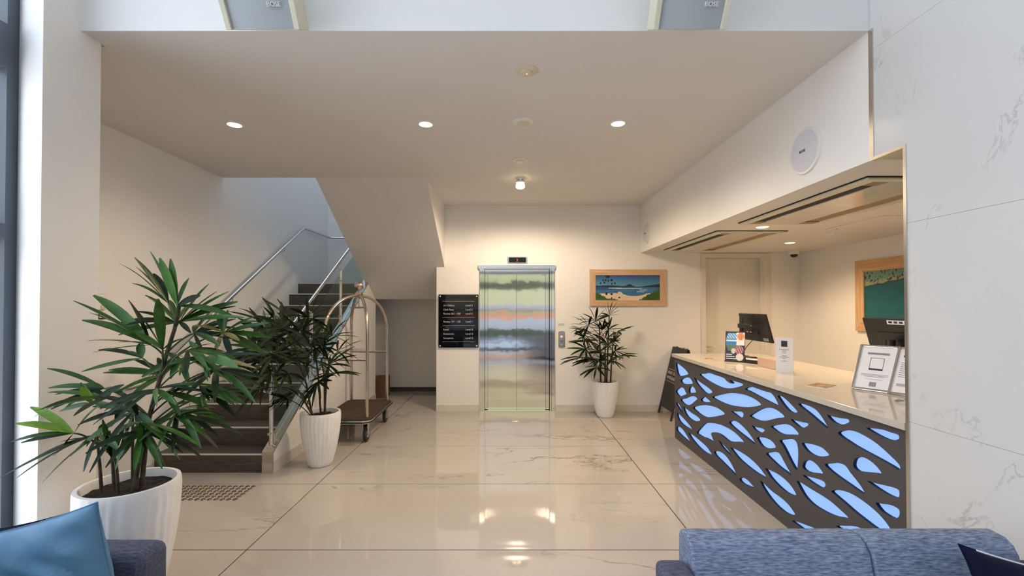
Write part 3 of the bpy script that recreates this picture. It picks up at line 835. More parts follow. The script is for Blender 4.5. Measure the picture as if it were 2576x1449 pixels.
LIFT_HUBS = [
    (1.261, 6.632, 1.425, -0.39, 0.898),
    (1.464, 6.646, 1.501, 0.204, 1.192),
    (1.078, 6.627, 1.279, -1.066, 0.727),
    (1.299, 6.533, 1.134, -0.481, 0.624),
    (1.572, 6.632, 1.261, 0.484, 0.344),
    (1.149, 6.595, 1.357, -0.765, 0.501),
    (1.555, 6.666, 0.983, 0.485, -0.078),
    (1.126, 6.67, 1.012, -0.903, 0.278),
    (1.046, 6.573, 0.893, -0.999, 0.118),
    (1.25, 6.458, 1.004, -0.774, 0.264),
    (1.482, 6.787, 1.048, 0.036, 0.225),
    (1.276, 6.657, 0.737, -0.539, -0.319),
    (1.478, 6.559, 0.849, 0.095, -0.024),
    (1.605, 6.555, 0.924, 0.48, 0.185),
    (1.273, 6.459, 0.861, -0.4, 0.065),
    (1.346, 6.559, 1.3, -0.39, 0.803),
    (1.166, 6.534, 0.869, -0.949, -0.072),
    (1.225, 6.694, 1.234, -0.823, 0.455),
    (1.393, 6.567, 1.184, 0.12, 0.434),
    (1.175, 6.749, 1.111, -0.932, 0.266),
    (1.399, 6.678, 0.94, 0.167, 0.05),
    (1.512, 6.529, 1.129, 0.049, 0.391),
    (1.221, 6.517, 1.072, -0.412, 0.455),
    (1.335, 6.514, 0.872, -0.387, 0.118),
    (1.104, 6.675, 1.176, -0.766, 0.374),
    (1.419, 6.495, 1.304, -0.129, 0.803)]

# ------------------------------------------------------------------ balustrade on the stair
def nose(y):
    return RIS + (RIS / TRD) * (y - Y1S)


bal = thing('balustrade', 'glass balustrade with steel posts and round steel handrail on the stair', 'balustrade', (-2.40, 4.5, 0.2))
for y in (4.53, 5.43, 6.37):
    zt = nose(y) + 0.80
    p = MB().tube([(-2.40, y, nose(y) + 0.02), (-2.40, y, zt)], 0.021, 14).build('post', POLISHED, bal, smooth=True)
    MB().lathe([(0.045, nose(y) + 0.012), (0.045, nose(y) + 0.03), (0.022, nose(y) + 0.034)], 20, (-2.40, y, 0)).build('base_flange', POLISHED, p, smooth=True)
    for dz in (0.16, 0.66):
        MB().tube([(-2.40, y - 0.045, nose(y) + dz), (-2.40, y + 0.045, nose(y) + dz)], 0.014, 10).build('glass_clamp', STEEL, p, smooth=True)
    MB().tube([(-2.40, y, zt), (-2.44, y, zt + 0.03), (-2.47, y, zt + 0.06)], 0.008, 8).build('rail_bracket', POLISHED, p, smooth=True)
for y0, y1 in ((4.60, 5.37), (5.49, 6.31), (6.43, 7.32)):
    MB().prism([(y0, nose(y0) + 0.07), (y1, nose(y1) + 0.07), (y1, nose(y1) + 0.76), (y0, nose(y0) + 0.76)], 'x', -2.405, -2.395).build('glass_panel', GREENGLASS, bal)
pts = [(-2.47, 7.10, nose(7.10) + 0.86), (-2.47, 5.0, nose(5.0) + 0.86), (-2.47, 4.72, nose(4.72) + 0.865)]
pts += bez((-2.47, 4.66, nose(4.66) + 0.85), (-2.47, 4.40, nose(4.66) + 0.74), (-2.47, 4.43, nose(4.66) + 0.60), 8)
pts += bez((-2.47, 4.44, nose(4.66) + 0.56), (-2.46, 4.49, nose(4.66) + 0.48), (-2.42, 4.53, nose(4.66) + 0.50), 6)
MB().tube(pts, 0.0225, 14).build('handrail', POLISHED, bal, smooth=True)

# wall handrail
hr = thing('handrail', 'round steel handrail fixed to the white stair wall', 'handrail', (-3.46, 4.1, 0.9))
pts = [(-3.52, 4.06, 0.89), (-3.47, 4.06, 0.905), (-3.46, 4.10, 0.908), (-3.46, 4.20, 0.912), (-3.46, 4.25, 0.93), (-3.46, 5.491, 1.709), (-3.46, 7.50, 2.935), (-3.46, 7.56, 2.952), (-3.46, 7.64, 2.955),
       (-3.46, 8.58, 2.955), (-3.44, 8.62, 2.955), (-2.5, 8.62, 2.955)]
MB().tube(pts, 0.020, 12).build('rail', STEEL, hr, smooth=True)
for y in (4.55, 5.6, 6.9):
    z = 0.93 + (y - 4.25) * 0.6176
    MB().tube([(-3.46, y, z - 0.01), (-3.46, y, z - 0.06), (-3.525, y, z - 0.08)], 0.006, 8).build('bracket', STEEL, hr, smooth=True)
MB().tube([(-2.95, 8.62, 2.94), (-2.95, 8.62, 2.88), (-2.95, 8.695, 2.86)], 0.006, 8).build('bracket', STEEL, hr, smooth=True)

# ------------------------------------------------------------------ luggage trolley
lc = thing('luggage_trolley', 'birdcage luggage trolley with champagne steel arches and brown carpeted deck', 'trolley', (-2.0, 5.94, 0), rz=math.radians(1.5), local=True)


def rrect(hx, hy, r, n=6):
    out = []
    for cx, cy, a0 in ((hx - r, hy - r, 0), (-hx + r, hy - r, PI / 2), (-hx + r, -hy + r, PI), (hx - r, -hy + r, 1.5 * PI)):
        out += [(cx + r * math.cos(a0 + PI / 2 * k / n), cy + r * math.sin(a0 + PI / 2 * k / n)) for k in range(n + 1)]
    return out


MB().prism(rrect(0.305, 0.575, 0.09), 'z', 0.275, 0.30).build('deck', CARPET, lc)
MB().prism(rrect(0.325, 0.60, 0.10), 'z', 0.245, 0.282).build('deck_rim', POLISHED, lc, bevel=0.008)
MB().prism(rrect(0.332, 0.607, 0.107), 'z', 0.255, 0.272).build('bumper', RUBBER, lc, bevel=0.004)
for sx in (-1, 1):
    for sy in (-1, 1):
        x, y = 0.255 * sx, 0.49 * sy
        pts = [Vector((x, y, 0.30)), Vector((x, y, 0.7)), Vector((x, y, 1.30))]
        pts += [Vector((x * (1 - (1 - math.cos(a))), y * (1 - (1 - math.cos(a))), 1.34 + 0.45 * math.sin(a))) for a in [PI / 2 * k / 10 for k in range(0, 10)]]
        pts += [Vector((0, 0, 1.79))]
        MB().tube(pts, 0.0195, 12).build('arch', BRONZE, lc, smooth=True)
        cx, cy = 0.235 * sx, 0.46 * sy
        cs = B(cx - 0.04, cx + 0.04, cy - 0.04, cy + 0.04, 0.232, 0.246).build('caster', STEEL, lc)
        MB().box(cx - 0.030, cx - 0.024, cy - 0.03, cy + 0.05, 0.09, 0.232).box(cx + 0.024, cx + 0.030, cy - 0.03, cy + 0.05, 0.09, 0.232).build('fork', STEEL, cs)
        MB().lathe([(0.085, -0.020), (0.103, -0.014), (0.103, 0.014), (0.085, 0.020)], 28, (cx, cy + 0.02, 0.103), 'x').build('tyre', RUBBER, cs, smooth=True)
        MB().lathe([(0.055, -0.023), (0.06, 0), (0.055, 0.023)], 20, (cx, cy + 0.02, 0.103), 'x').build('wheel_hub', STEEL, cs, smooth=True)
B(-0.04, 0.04, -0.04, 0.04, 1.765, 1.83).build('hub', BRONZE, lc, bevel=0.006)
MB().lathe([(0.012, 1.83), (0.014, 1.85), (0.03, 1.865), (0.052, 1.89), (0.060, 1.92), (0.052, 1.95), (0.03, 1.972), (0.004, 1.98)], 24).build('finial', BRONZE, lc, smooth=True)
for sy in (-1, 1):
    MB().tube([(-0.255, 0.49 * sy, 1.0), (0.255, 0.49 * sy, 1.0)], 0.0165, 12).build('cross_bar', BRONZE, lc, smooth=True)
MB().tube([(0, 0, 1.765), (0, 0, 1.63)], 0.009, 8).build('hanger_rod', BRONZE, lc, smooth=True)
MB().tube([(0, -0.33, 1.63), (0, 0.33, 1.63)], 0.013, 10).build('hanging_rail', BRONZE, lc, smooth=True)

# ------------------------------------------------------------------ reception desk
desk = thing('reception_desk', 'dark reception desk with backlit blue leaf-shaped cutouts and pale stone top', 'desk', (2.6, 4.0, 0))
cu = bpy.data.curves.new('front_panel', 'CURVE')
cu.dimensions = '2D'
cu.fill_mode = 'BOTH'
cu.extrude = 0.0105


def spline(pts):
    s = cu.splines.new('POLY')
    s.points.add(len(pts) - 1)
    for q, p in zip(s.points, pts):
        q.co = (p[0], p[1], 0, 1)
    s.use_cyclic_u = True


spline([(2.345, 0.0), (5.66, 0.0), (5.66, 1.01), (2.345, 1.01)])
SM = []
for sh in DESK_SHAPES:
    s = catmull([Vector((a, b)) for a, b in sh], 4)
    SM.append(s)
    spline(s)
ob = bpy.data.objects.new('tmp', cu)
col.objects.link(ob)
me = bpy.data.meshes.new_from_object(ob.evaluated_get(bpy.context.evaluated_depsgraph_get()))
bpy.data.objects.remove(ob)
off = ORIG[desk.name]
for v in me.vertices:
    y, z, x = v.co
    v.co = Vector((XR + 0.014 + x + 0.0105, y, z)) - off
b = bmesh.new(); b.from_mesh(me); bmesh.ops.recalc_face_normals(b, faces=b.faces); b.to_mesh(me); b.free()
me.materials.clear(); me.materials.append(DARK)
# inner cut edges are dark blue
me.materials.append(EDGE)
for p in me.polygons:
    c = p.center + off
    if abs(p.normal.x) < 0.5 and 2.36 < c.y < 5.645 and 0.01 < c.z < 1.0:
        p.material_index = 1
fp = bpy.data.objects.new('front_panel', me)
col.objects.link(fp); fp.parent = desk; ORIG[fp.name] = off
for s in SM:
    c = sum(s, Vector((0, 0))) / len(s)
    q = [(c + (p - c) * 1.03) for p in s]
    MB().prism([(p.x, p.y) for p in q], 'x', XR + 0.0365, XR + 0.044).build('light_inset', GLOW, desk)
B(XR + 0.05, 3.10, 2.345, 5.655, 0, 1.01).build('body', DARK, desk)
B(XR - 0.012, 3.15, 2.338, 5.69, 1.01, 1.05).build('countertop', STONETOP, desk, bevel=0.003)

# ------------------------------------------------------------------ things on the desk
ZD = 1.05


def monitor(label, loc, rz, arm, sticker):
    t = thing('monitor', label, 'monitor', loc, local=True, rz=rz)
    T = Matrix.Translation((0, 0, 0.345)) @ Matrix.Rotation(math.radians(15), 4, 'X')
    # local: back faces -Y, screen faces +Y
    h = MB().box(-0.28, 0.28, 0.03, 0.052, -0.155, 0.165).move(T).build('housing', BLACK, t, bevel=0.006)
    MB().box(-0.272, 0.272, 0.0525, 0.0535, -0.148, 0.158).move(T).build('screen', GLOSSBLACK, h)
    if not arm:
        MB().box(-0.16, 0.16, 0.018, 0.03, -0.12, 0.06).move(T).build('back_bulge', BLACK, h, bevel=0.01)
    MB().box(0.12, 0.22, 0.028, 0.030, -0.14, -0.105).move(T).build('rating_label', GREYINK, h)
    if sticker:
        s = MB().box(-0.05, 0.20, 0.0275, 0.030, 0.122, 0.152).move(T).build('asset_label', PAPER, h)
        for k in range(5):
            MB().box(-0.035 + k * 0.045, -0.005 + k * 0.045, 0.0268, 0.0276, 0.130, 0.145).move(T).build('label_mark', EDGE if k == 0 else INK, h)
    if arm:
        MB().tube([(-0.12, -0.06, 0.012), (-0.12, -0.06, 0.47)], 0.021, 14).build('pole', MATTEBLACK, t, smooth=True)
        MB().box(-0.16, 0.02, -0.085, -0.035, 0.35, 0.40).build('arm', MATTEBLACK, t, bevel=0.008)
        MB().box(-0.06, 0.06, -0.02, 0.02, 0.29, 0.41).move(Matrix.Rotation(math.radians(-8), 4, 'X')).build('mounting_plate', MATTEBLACK, t, bevel=0.004)
        MB().prism([(-0.26, -0.02), (-0.05, -0.07), (0.14, -0.03), (0.16, 0.05), (-0.04, 0.03), (-0.22, 0.07)], 'z', 0, 0.022).build('base', MATTEBLACK, t, bevel=0.004)
        MB().prism([(-0.31, 0.145), (-0.12, 0.13), (-0.05, 0.02), (-0.14, 0.05), (-0.24, 0.10)], 'y', -0.10, -0.06).build('base_wing', MATTEBLACK, t, bevel=0.004)
        MB().tube(bez((0.05, 0.0, 0.24), (0.02, -0.12, 0.12), (-0.08, -0.06, 0.02), 8), 0.004, 6).build('cable', MATTEBLACK, t, smooth=True)
        for dx in (-0.035, 0.035):
            for dz in (0.315, 0.385):
                MB().lathe([(0.006, -0.075), (0.006, -0.062)], 10, (dx + 0.03, 0.02, dz), 'y').build('bolt', POLISHED, t, smooth=True)
    else:
        MB().tube([(0, -0.045, 0.0), (0, -0.03, 0.36)], 0.034, 18).build('pole', BLACK, t, smooth=True)
        MB().lathe([(0.085, 0.0), (0.085, 0.008), (0.06, 0.018), (0.035, 0.022)], 28, (0, 0.01, 0)).build('base', BLACK, t, smooth=True)
    return t


monitor('black monitor on a clamp pole beside the colourful brochure holder', (2.725, 5.06, ZD), math.radians(-90), True, False)
monitor('black monitor with a white asset label behind the silver photo frame', (2.80, 3.28, ZD), math.radians(-90), False, True)


def srgb(c):
    return lin(*c)


def broch(s, t):
    c = srgb((18, 20, 26))
    x, y = s - 0.36, t - 0.66
    if t > 0.36 and abs(x) < 0.33 - 0.6 * max(0, abs(y) - 0.12) and t < 0.95:
        c = srgb((70, 150, 215)) if t > 0.72 else (srgb((230, 222, 200)) if t > 0.68 else (srgb((40, 120, 190)) if t > 0.55 else srgb((86, 112, 60))))
        if t > 0.78 and (s * 7 + t * 9) % 1 < 0.35:
            c = srgb((210, 225, 235))
    bx, by = (s - 0.80) / 0.18, (t - 0.85) / 0.13
    if s > 0.58 and 0.55 < t < 0.97:
        c = srgb((226, 226, 232))
    if bx * bx + by * by < 1:
        c = srgb((236, 176, 40)) if int((bx + 1) * 3.5) % 2 else srgb((206, 84, 34))
    if (s - 0.72) ** 2 / 0.05 + (t - 0.40) ** 2 / 0.02 < 1:
        c = [srgb((150, 90, 110)), srgb((226, 150, 110)), srgb((90, 70, 120))][int(s * 23 + t * 17) % 3]
    if (s - 0.42) ** 2 / 0.012 + (t - 0.36) ** 2 / 0.008 < 1:
        c = srgb((196, 196, 200))
    return c


br = thing('brochure_stand', 'small black card with colourful holiday pictures leaning by the monitor pole', 'brochure', (2.41, 4.83, ZD), local=True, rz=math.radians(-38))
TB = Matrix.Rotation(math.radians(-8), 4, 'X')
MB().box(-0.096, 0.096, 0.002, 0.010, 0.0, 0.33).move(TB).build('backing', MATTEBLACK, br)
MB().box(-0.10, 0.10, 0.0, 0.10, 0.0, 0.012).build('foot', MATTEBLACK, br)
pz = picture('print', broch, 110, 160, TB @ Vector((-0.093, 0.0, 0.002)), TB.to_3x3() @ Vector((0.186, 0, 0)), TB.to_3x3() @ Vector((0, 0, 0.325)), PRINT, br, TB.to_3x3() @ Vector((0, 0.002, 0)))
for k, w in enumerate((0.06, 0.085, 0.10)):
    MB().box(-0.085, -0.085 + w, -0.002, -0.0005, 0.075 - k * 0.022, 0.085 - k * 0.022).move(TB).build('text_line', WHITEINK, br)
MB().lathe([(0.038, -0.003), (0.038, -0.0005)], 26, (0.048, 0, 0.055), 'y').move(TB).build('round_badge', WHITEINK, br)

ct = thing('card_terminal', 'black and white card payment terminal lying beside the brochure card', 'terminal', (2.57, 4.72, ZD), local=True, rz=math.radians(-60))
MB().prism([(-0.10, 0.0), (0.10, 0.0), (0.10, 0.045), (-0.02, 0.065), (-0.10, 0.065)], 'y', -0.045, 0.045).build('case', BLACK, ct, bevel=0.006)
MB().box(-0.07, 0.09, -0.048, -0.044, 0.038, 0.056).build('stripe', WHITEPLASTIC, ct)
MB().box(-0.08, 0.0, -0.03, 0.03, 0.0652, 0.068).build('display', GLOSSBLACK, ct)

cb = thing('card_box', 'low rose-tinted box between the card terminal and the menu card', 'box', (2.55, 4.40, ZD), local=True, rz=math.radians(-88))
MB().box(-0.14, 0.14, -0.05, 0.05, 0, 0.085).build('tray', COPPER, cb, bevel=0.003)
MB().box(-0.13, 0.13, -0.04, 0.04, 0.085, 0.088).build('lid', COPPER, cb)


def card_lines(parent, T, rows, y=-0.001):
    for (cx, w, z, h, m) in rows:
        MB().box(cx - w / 2, cx + w / 2, y - 0.0006, y, z - h / 2, z + h / 2).move(T).build('text_line', m, parent)


mn = thing('menu_card', 'tall white folded card with a small black logo on the desk', 'card', (2.50, 4.10, ZD), local=True, rz=math.radians(-34))
MB().box(-0.068, 0.068, 0.0, 0.0012, 0, 0.315).build('front_leaf', PAPER, mn)
MB().prism([(0.0012, 0.315), (0.002, 0.315), (0.07, 0.0), (0.069, 0.0)], 'x', -0.068, 0.068).build('back_leaf', PAPER, mn)
B(-0.024, 0.024, -0.0012, 0, 0.232, 0.286).build('logo', INK, mn)
card_lines(mn, Matrix.Identity(4), [(0, 0.08, 0.205, 0.004, GREYINK), (0, 0.03, 0.192, 0.004, GREYINK), (0, 0.028, 0.178, 0.004, GREYINK), (0, 0.035, 0.150, 0.004, GREYINK), (0, 0.08, 0.138, 0.004, GREYINK), (0, 0.03, 0.126, 0.004, GREYINK), (0, 0.012, 0.108, 0.003, GREYINK), (0, 0.04, 0.100, 0.003, GREYINK)])


def silver_frame(label, loc, rz, rows, header):
    t = thing('document_frame', label, 'frame', loc, local=True, rz=rz, group=None)
    T = Matrix.Rotation(math.radians(-29), 4, 'X')
    W, Hh = 0.122, 0.36
    for (x0, x1, z0, z1) in ((-W, -W + 0.018, 0, Hh), (W - 0.018, W, 0, Hh), (-W + 0.018, W - 0.018, 0, 0.018), (-W + 0.018, W - 0.018, Hh - 0.018, Hh)):
        MB().box(x0, x1, -0.008, 0.008, z0, z1).move(T).build('frame_rail', POLISHED, t, bevel=0.004)
    MB().box(-W + 0.016, W - 0.016, 0.0, 0.006, 0.016, Hh - 0.016).move(T).build('sheet', PAPER, t)
    MB().prism([(0.152, 0.265), (0.146, 0.25), (0.165, 0.0), (0.175, 0.0)], 'x', -0.03, 0.03).build('easel_leg', MATTEBLACK, t)
    card_lines(t, T, rows, -0.0005)
    return t


f1 = silver_frame('silver framed notice with a dark heading bar standing on the desk', (2.565, 3.20, ZD), math.radians(-58),
                  [(0, 0.13, 0.292, 0.016, GREYINK), (0, 0.082, 0.168, 0.014, INK), (0, 0.16, 0.128, 0.003, GREYINK), (0, 0.16, 0.119, 0.003, GREYINK), (0, 0.12, 0.110, 0.003, GREYINK), (0, 0.10, 0.090, 0.002, GREYINK), (0, 0.04, 0.052, 0.034, GREYINK)], True)
# the square outline where the code is printed (left blank)
Tq = Matrix.Rotation(math.radians(-29), 4, 'X')
for (x0, x1, z0, z1) in ((-0.041, 0.041, 0.256, 0.2585), (-0.041, -0.0385, 0.175, 0.256), (0.0385, 0.041, 0.175, 0.256)):
    MB().box(x0, x1, -0.0011, -0.0005, z0, z1).move(Tq).build('outline', INK, f1)
f2 = silver_frame('second silver framed notice half hidden by the marble wall edge', (2.66, 3.0, ZD), math.radians(-62),
                  [(-0.03, 0.10, 0.29, 0.014, INK)] + [(-0.01, 0.15, 0.24 - 0.015 * k, 0.004, GREYINK) for k in range(8)] + [(-0.01, 0.15, 0.075, 0.02, GRILLE)], True)


def flyer_print(s, t):
    k = 0.5 + 0.5 * mnoise.noise(Vector((s * 4, t * 3, 0.7)))
    return [a * (1 - k) + b_ * k for a, b_ in zip(srgb((92, 58, 30)), srgb((206, 166, 112)))]


def flyer(label, loc, rz, w, h):
    t = thing('flyer', label, 'flyer', loc, local=True, rz=rz)
    MB().box(-w / 2, w / 2, -h / 2, h / 2, 0, 0.002).build('sheet', PAPER, t)
    picture('print', flyer_print, 40, 26, (-w / 2, -h / 2, 0.003), (w, 0, 0), (0, h, 0), PRINT, t, (0, 0, -0.001))
    return t


flyer('brown printed flyer lying flat before the silver frame', (2.36, 3.42, ZD), math.radians(35), 0.21, 0.13)
flyer('thin brown flyer lying flat near the far desk corner', (2.26, 5.12, ZD), math.radians(60), 0.16, 0.09)
kc = thing('chain', 'short bright metal chain lying on the desk by the wall', 'chain', (2.50, 2.86, ZD), local=True)
for k in range(7):
    a = 0.2 * k
    c = Vector((0.018 * k - 0.05, 0.02 * math.sin(a * 3), 0.005))
    MB().tube([c + Vector((0.011 * math.cos(q), 0.006 * math.sin(q), 0.002 * (-1) ** k)) for q in [2 * PI * i / 10 for i in range(11)]], 0.0022, 6).build('link', POLISHED, kc, smooth=True)

# ------------------------------------------------------------------ A-frame sign behind the desk end
ab = thing('a_frame_sign', 'black A-frame sign with tan lettering behind the far desk end', 'sign', (2.55, 6.72, 0))
for sgn in (-1, 1):
    xb, xt = 2.545 + 0.25 * sgn, 2.545 + 0.012 * sgn
    def px_(z): return xb + (xt - xb) * z / 1.02
    MB().add([(px_(0.12), 6.44, 0.12), (px_(0.12), 7.0, 0.12), (px_(1.02), 7.0, 1.02), (px_(1.02), 6.44, 1.02),
              (px_(0.12) + 0.014, 6.44, 0.12), (px_(0.12) + 0.014, 7.0, 0.12), (px_(1.02) + 0.014, 7.0, 1.02), (px_(1.02) + 0.014, 6.44, 1.02)],
             [(0, 1, 2, 3), (7, 6, 5, 4), (0, 4, 5, 1), (1, 5, 6, 2), (2, 6, 7, 3), (3, 7, 4, 0)]).build('board', MATTEBLACK, ab)
    for y in (6.445, 6.975):
        MB().add([(px_(0), y, 0), (px_(0), y + 0.03, 0), (px_(0.14), y + 0.03, 0.14), (px_(0.14), y, 0.14),
                  (px_(0) + 0.022, y, 0), (px_(0) + 0.022, y + 0.03, 0), (px_(0.14) + 0.02, y + 0.03, 0.14), (px_(0.14) + 0.02, y, 0.14)],
                 [(0, 1, 2, 3), (7, 6, 5, 4), (0, 4, 5, 1), (1, 5, 6, 2), (2, 6, 7, 3), (3, 7, 4, 0)]).build('leg', MATTEBLACK, ab)
for y in (6.5, 6.62, 6.88):
    MB().tube([(2.53, y, 1.028), (2.575, y, 1.028)], 0.010, 10).build('hinge', STEEL, ab, smooth=True)
lean = math.atan2(0.238, 1.02)
ang = Matrix.Rotation(-PI / 2, 4, 'Z') @ Matrix.Rotation(PI / 2 - lean, 4, 'X')
for body, z in (('HEART OF THE', 0.615), ('WHITSUNDAYS', 0.54)):
    x = 2.295 + 0.238 * z / 1.02 - 0.003
    text(body, 0.066, SIGNINK, ab, Matrix.Translation((x, 6.955, z)) @ ang)
for z in (0.685, 0.505):
    x = 2.295 + 0.238 * z / 1.02 - 0.002
    B(x - 0.001, x + 0.002, 6.50, 6.96, z, z + 0.005).build('rule', SIGNINK, ab)

# ------------------------------------------------------------------ pictures
def hill(s):
    return 0.575 + 0.035 * math.sin(s * 7.5 + 0.3) * (0.4 + s) + 0.10 * math.exp(-((s - 0.53) / 0.055) ** 2) + 0.05 * max(0, s - 0.75) * 4 * 0.5


def beach(s, t):
    n = mnoise.noise(Vector((s * 9, t * 5, 0.3)))
    if t > hill(s):
        k = (t - 0.55) / 0.45
        c = Vector(srgb((92, 160, 178))) * (1 - k) + Vector(srgb((48, 76, 150))) * k
        c = c * (1.06 - 0.18 * s)
    elif t > 0.515:
        c = Vector(srgb((40, 58, 72))) * (1 + 0.25 * n)
    else:
        c = Vector(srgb((58, 116, 158))) * (1 + 0.25 * n)
        if s < 0.25 and t > 0.42: c = Vector(srgb((50, 84, 148)))
        if abs(t - 0.485 + 0.02 * s) < 0.012 and 0.20 < s < 0.72: c = Vector(srgb((214, 224, 226)))
        if (abs(t - 0.405) < 0.012 and 0.68 < s < 0.8) or (abs(t - 0.34) < 0.01 and 0.64 < s < 0.76): c = Vector(srgb((214, 224, 226)))
        sand_top = 0.27 + 0.07 * math.exp(-((s - 0.37) / 0.07) ** 2)
        lag = ((s - 0.60) / 0.20) ** 2 + ((t - 0.34) / 0.17) ** 2 < 1
        if t < sand_top and s > 0.07 and not lag:
            c = Vector(srgb((228, 206, 176))) * (1 + 0.05 * n)
    m = mnoise.noise(Vector((s * 30, t * 16, 1.7)))
    gl = 0.33 - 1.3 * s + 0.05 * m
    gr = (s - 0.66) * 1.35 + 0.05 * m
    if t < gl or (t < gr and t < 0.47) or (t < 0.05 + 0.04 * m and 0.2 < s < 0.35):
        c = Vector(srgb((62, 96, 40))) * (1 + 0.55 * m)
    for (x, y, rx, ry) in ((0.19, 0.95, 0.035, 0.06), (0.12, 0.80, 0.014, 0.04), (0.16, 0.80, 0.012, 0.05), (0.20, 0.78, 0.010, 0.04), (0.25, 0.80, 0.016, 0.045), (0.08, 0.68, 0.014, 0.03),
                           (0.14, 0.70, 0.014, 0.035), (0.255, 0.66, 0.010, 0.045), (0.30, 0.68, 0.013, 0.04), (0.17, 0.26, 0.016, 0.06), (0.25, 0.24, 0.02, 0.035), (0.31, 0.32, 0.01, 0.025), (0.335, 0.30, 0.012, 0.025), (0.37, 0.11, 0.016, 0.03), (0.25, 0.08, 0.01, 0.05)):
        if ((s - x) / rx) ** 2 + ((t - y) / ry) ** 2 < 1:
            c = Vector(srgb((22, 40, 30)))
    if abs(s - 0.19) < 0.003 and 0.58 < t < 0.92: c = Vector(srgb((34, 50, 44)))
    return [min(max(v, 0), 1) for v in c]


def framed(name, label, axis, a0, a1, z0, z1, plane, fw, fn, nx, ny, cat='picture'):
    """A picture in a mitred oak frame on a wall; axis 'x' hangs on the lift wall, 'y' on the reception wall."""
    c = ((a0 + a1) / 2, plane, z0) if axis == 'x' else (plane, (a0 + a1) / 2, z0)
    t = thing(name, label, cat, c)
    d = 0.03

    def poly(p4, m):
        mb = MB()
        if axis == 'x':
            mb.prism(p4, 'y', plane - d, plane - 0.001)
        else:
            mb.prism(p4, 'x', plane - d, plane - 0.001)
        mb.build('frame_board', m, t, bevel=0.002)
    i0, i1, j0, j1 = a0 + fw, a1 - fw, z0 + fw, z1 - fw
    poly([(a0, z1), (a1, z1), (i1, j1), (i0, j1)], OAK if axis == 'x' else OAKY)
    poly([(a0, z0), (i0, j0), (i1, j0), (a1, z0)], OAK if axis == 'x' else OAKY)
    poly([(a0, z0), (a0, z1), (i0, j1), (i0, j0)], OAKV)
    poly([(a1, z0), (i1, j0), (i1, j1), (a1, z1)], OAKV)
    if axis == 'x':
        picture('print', fn, nx, ny, (i0 - 0.002, plane - 0.015, j0 - 0.002), (i1 - i0 + 0.004, 0, 0), (0, 0, j1 - j0 + 0.004), PRINT, t, (0, 0.006, 0))
    else:
        picture('print', fn, nx, ny, (plane - 0.015, i1 + 0.002, j0 - 0.002), (0, -(i1 - i0) - 0.004, 0), (0, 0, j1 - j0 + 0.004), PRINT, t, (0.006, 0, 0))
    return t


OAKY = mat('pale_oak_side', lin(196, 150, 104), 0.5, vscale=3, stretch=(12, 1, 12), color2=lin(222, 180, 134))
framed('framed_picture', 'oak framed panoramic beach picture on the wall beside the lift', 'x', 1.251, 2.443, 1.648, 2.223, YB, 0.092, beach, 220, 90)


def reef(s, t):
    n = mnoise.noise(Vector((s * 14, t * 9, 0.3)))
    n2 = mnoise.noise(Vector((s * 60, t * 20, 4.3)))
    line = 0.70 + 0.25 * s + 0.03 * mnoise.noise(Vector((s * 12, 0, 2)))
    if t > line:
        c = Vector(srgb((150, 160, 128))) if t < line + 0.07 + 0.05 * n else Vector(srgb((112, 150, 138)))
        if n2 > 0.28: c = Vector(srgb((52, 62, 52)))
    elif t > line - 0.02:
        c = Vector(srgb((48, 62, 58)))
    else:
        c = Vector(srgb((18, 98, 108))) * (1 + 0.15 * n)
    return [min(max(v, 0), 1) for v in c]


framed('framed_picture', 'oak framed teal reef picture on the reception side wall', 'y', 4.30, 5.885, 1.327, 2.233, XRR, 0.145, reef, 150, 90)

# ------------------------------------------------------------------ directory sign
ds = thing('directory_sign', 'glossy black floor directory sign with white lettering left of the lift', 'sign', (-0.806, YB, 1.0))
YP = YB - 0.030
B(-1.119, -0.493, YP, YP + 0.008, 0.999, 1.829).build('panel', GLOSSBLACK, ds, bevel=0.001)
for x in (-1.092, -0.520):
    for z in (1.027, 1.801):
        MB().lathe([(0.011, YP - 0.006), (0.012, YP - 0.002), (0.010, YB)], 16, (x, 0, z), 'y').build('standoff', WHITEPLASTIC, ds, smooth=True)
LH = (1.829 - 0.999) / 1130.0      # metres per sign unit, rows measured down from the top edge
for row, l, r in ((250, 'Art Gallery', 'Level 2'), (340, 'Club Floor', 'Level 2'), (425, 'Rooms 201 - 220', 'Level 2'), (595, 'Rooms 101 - 120', 'Level 1'),
                  (765, 'Retail', 'Level G'), (855, 'Restaurant', 'Level G'), (945, 'Reception', 'Level G')):
    z = 1.829 - row * LH
    text(l, 0.038, WHITEINK, ds, facing(-1.042, YP - 0.0012, z))
    text(r, 0.038, WHITEINK, ds, facing(-0.695, YP - 0.0012, z))
for row in (148, 490, 665, 1008):
    z = 1.829 - row * LH
    B(-1.055, -0.555, YP - 0.0012, YP - 0.0002, z, z + 0.0028).build('rule', WHITEINK, ds)

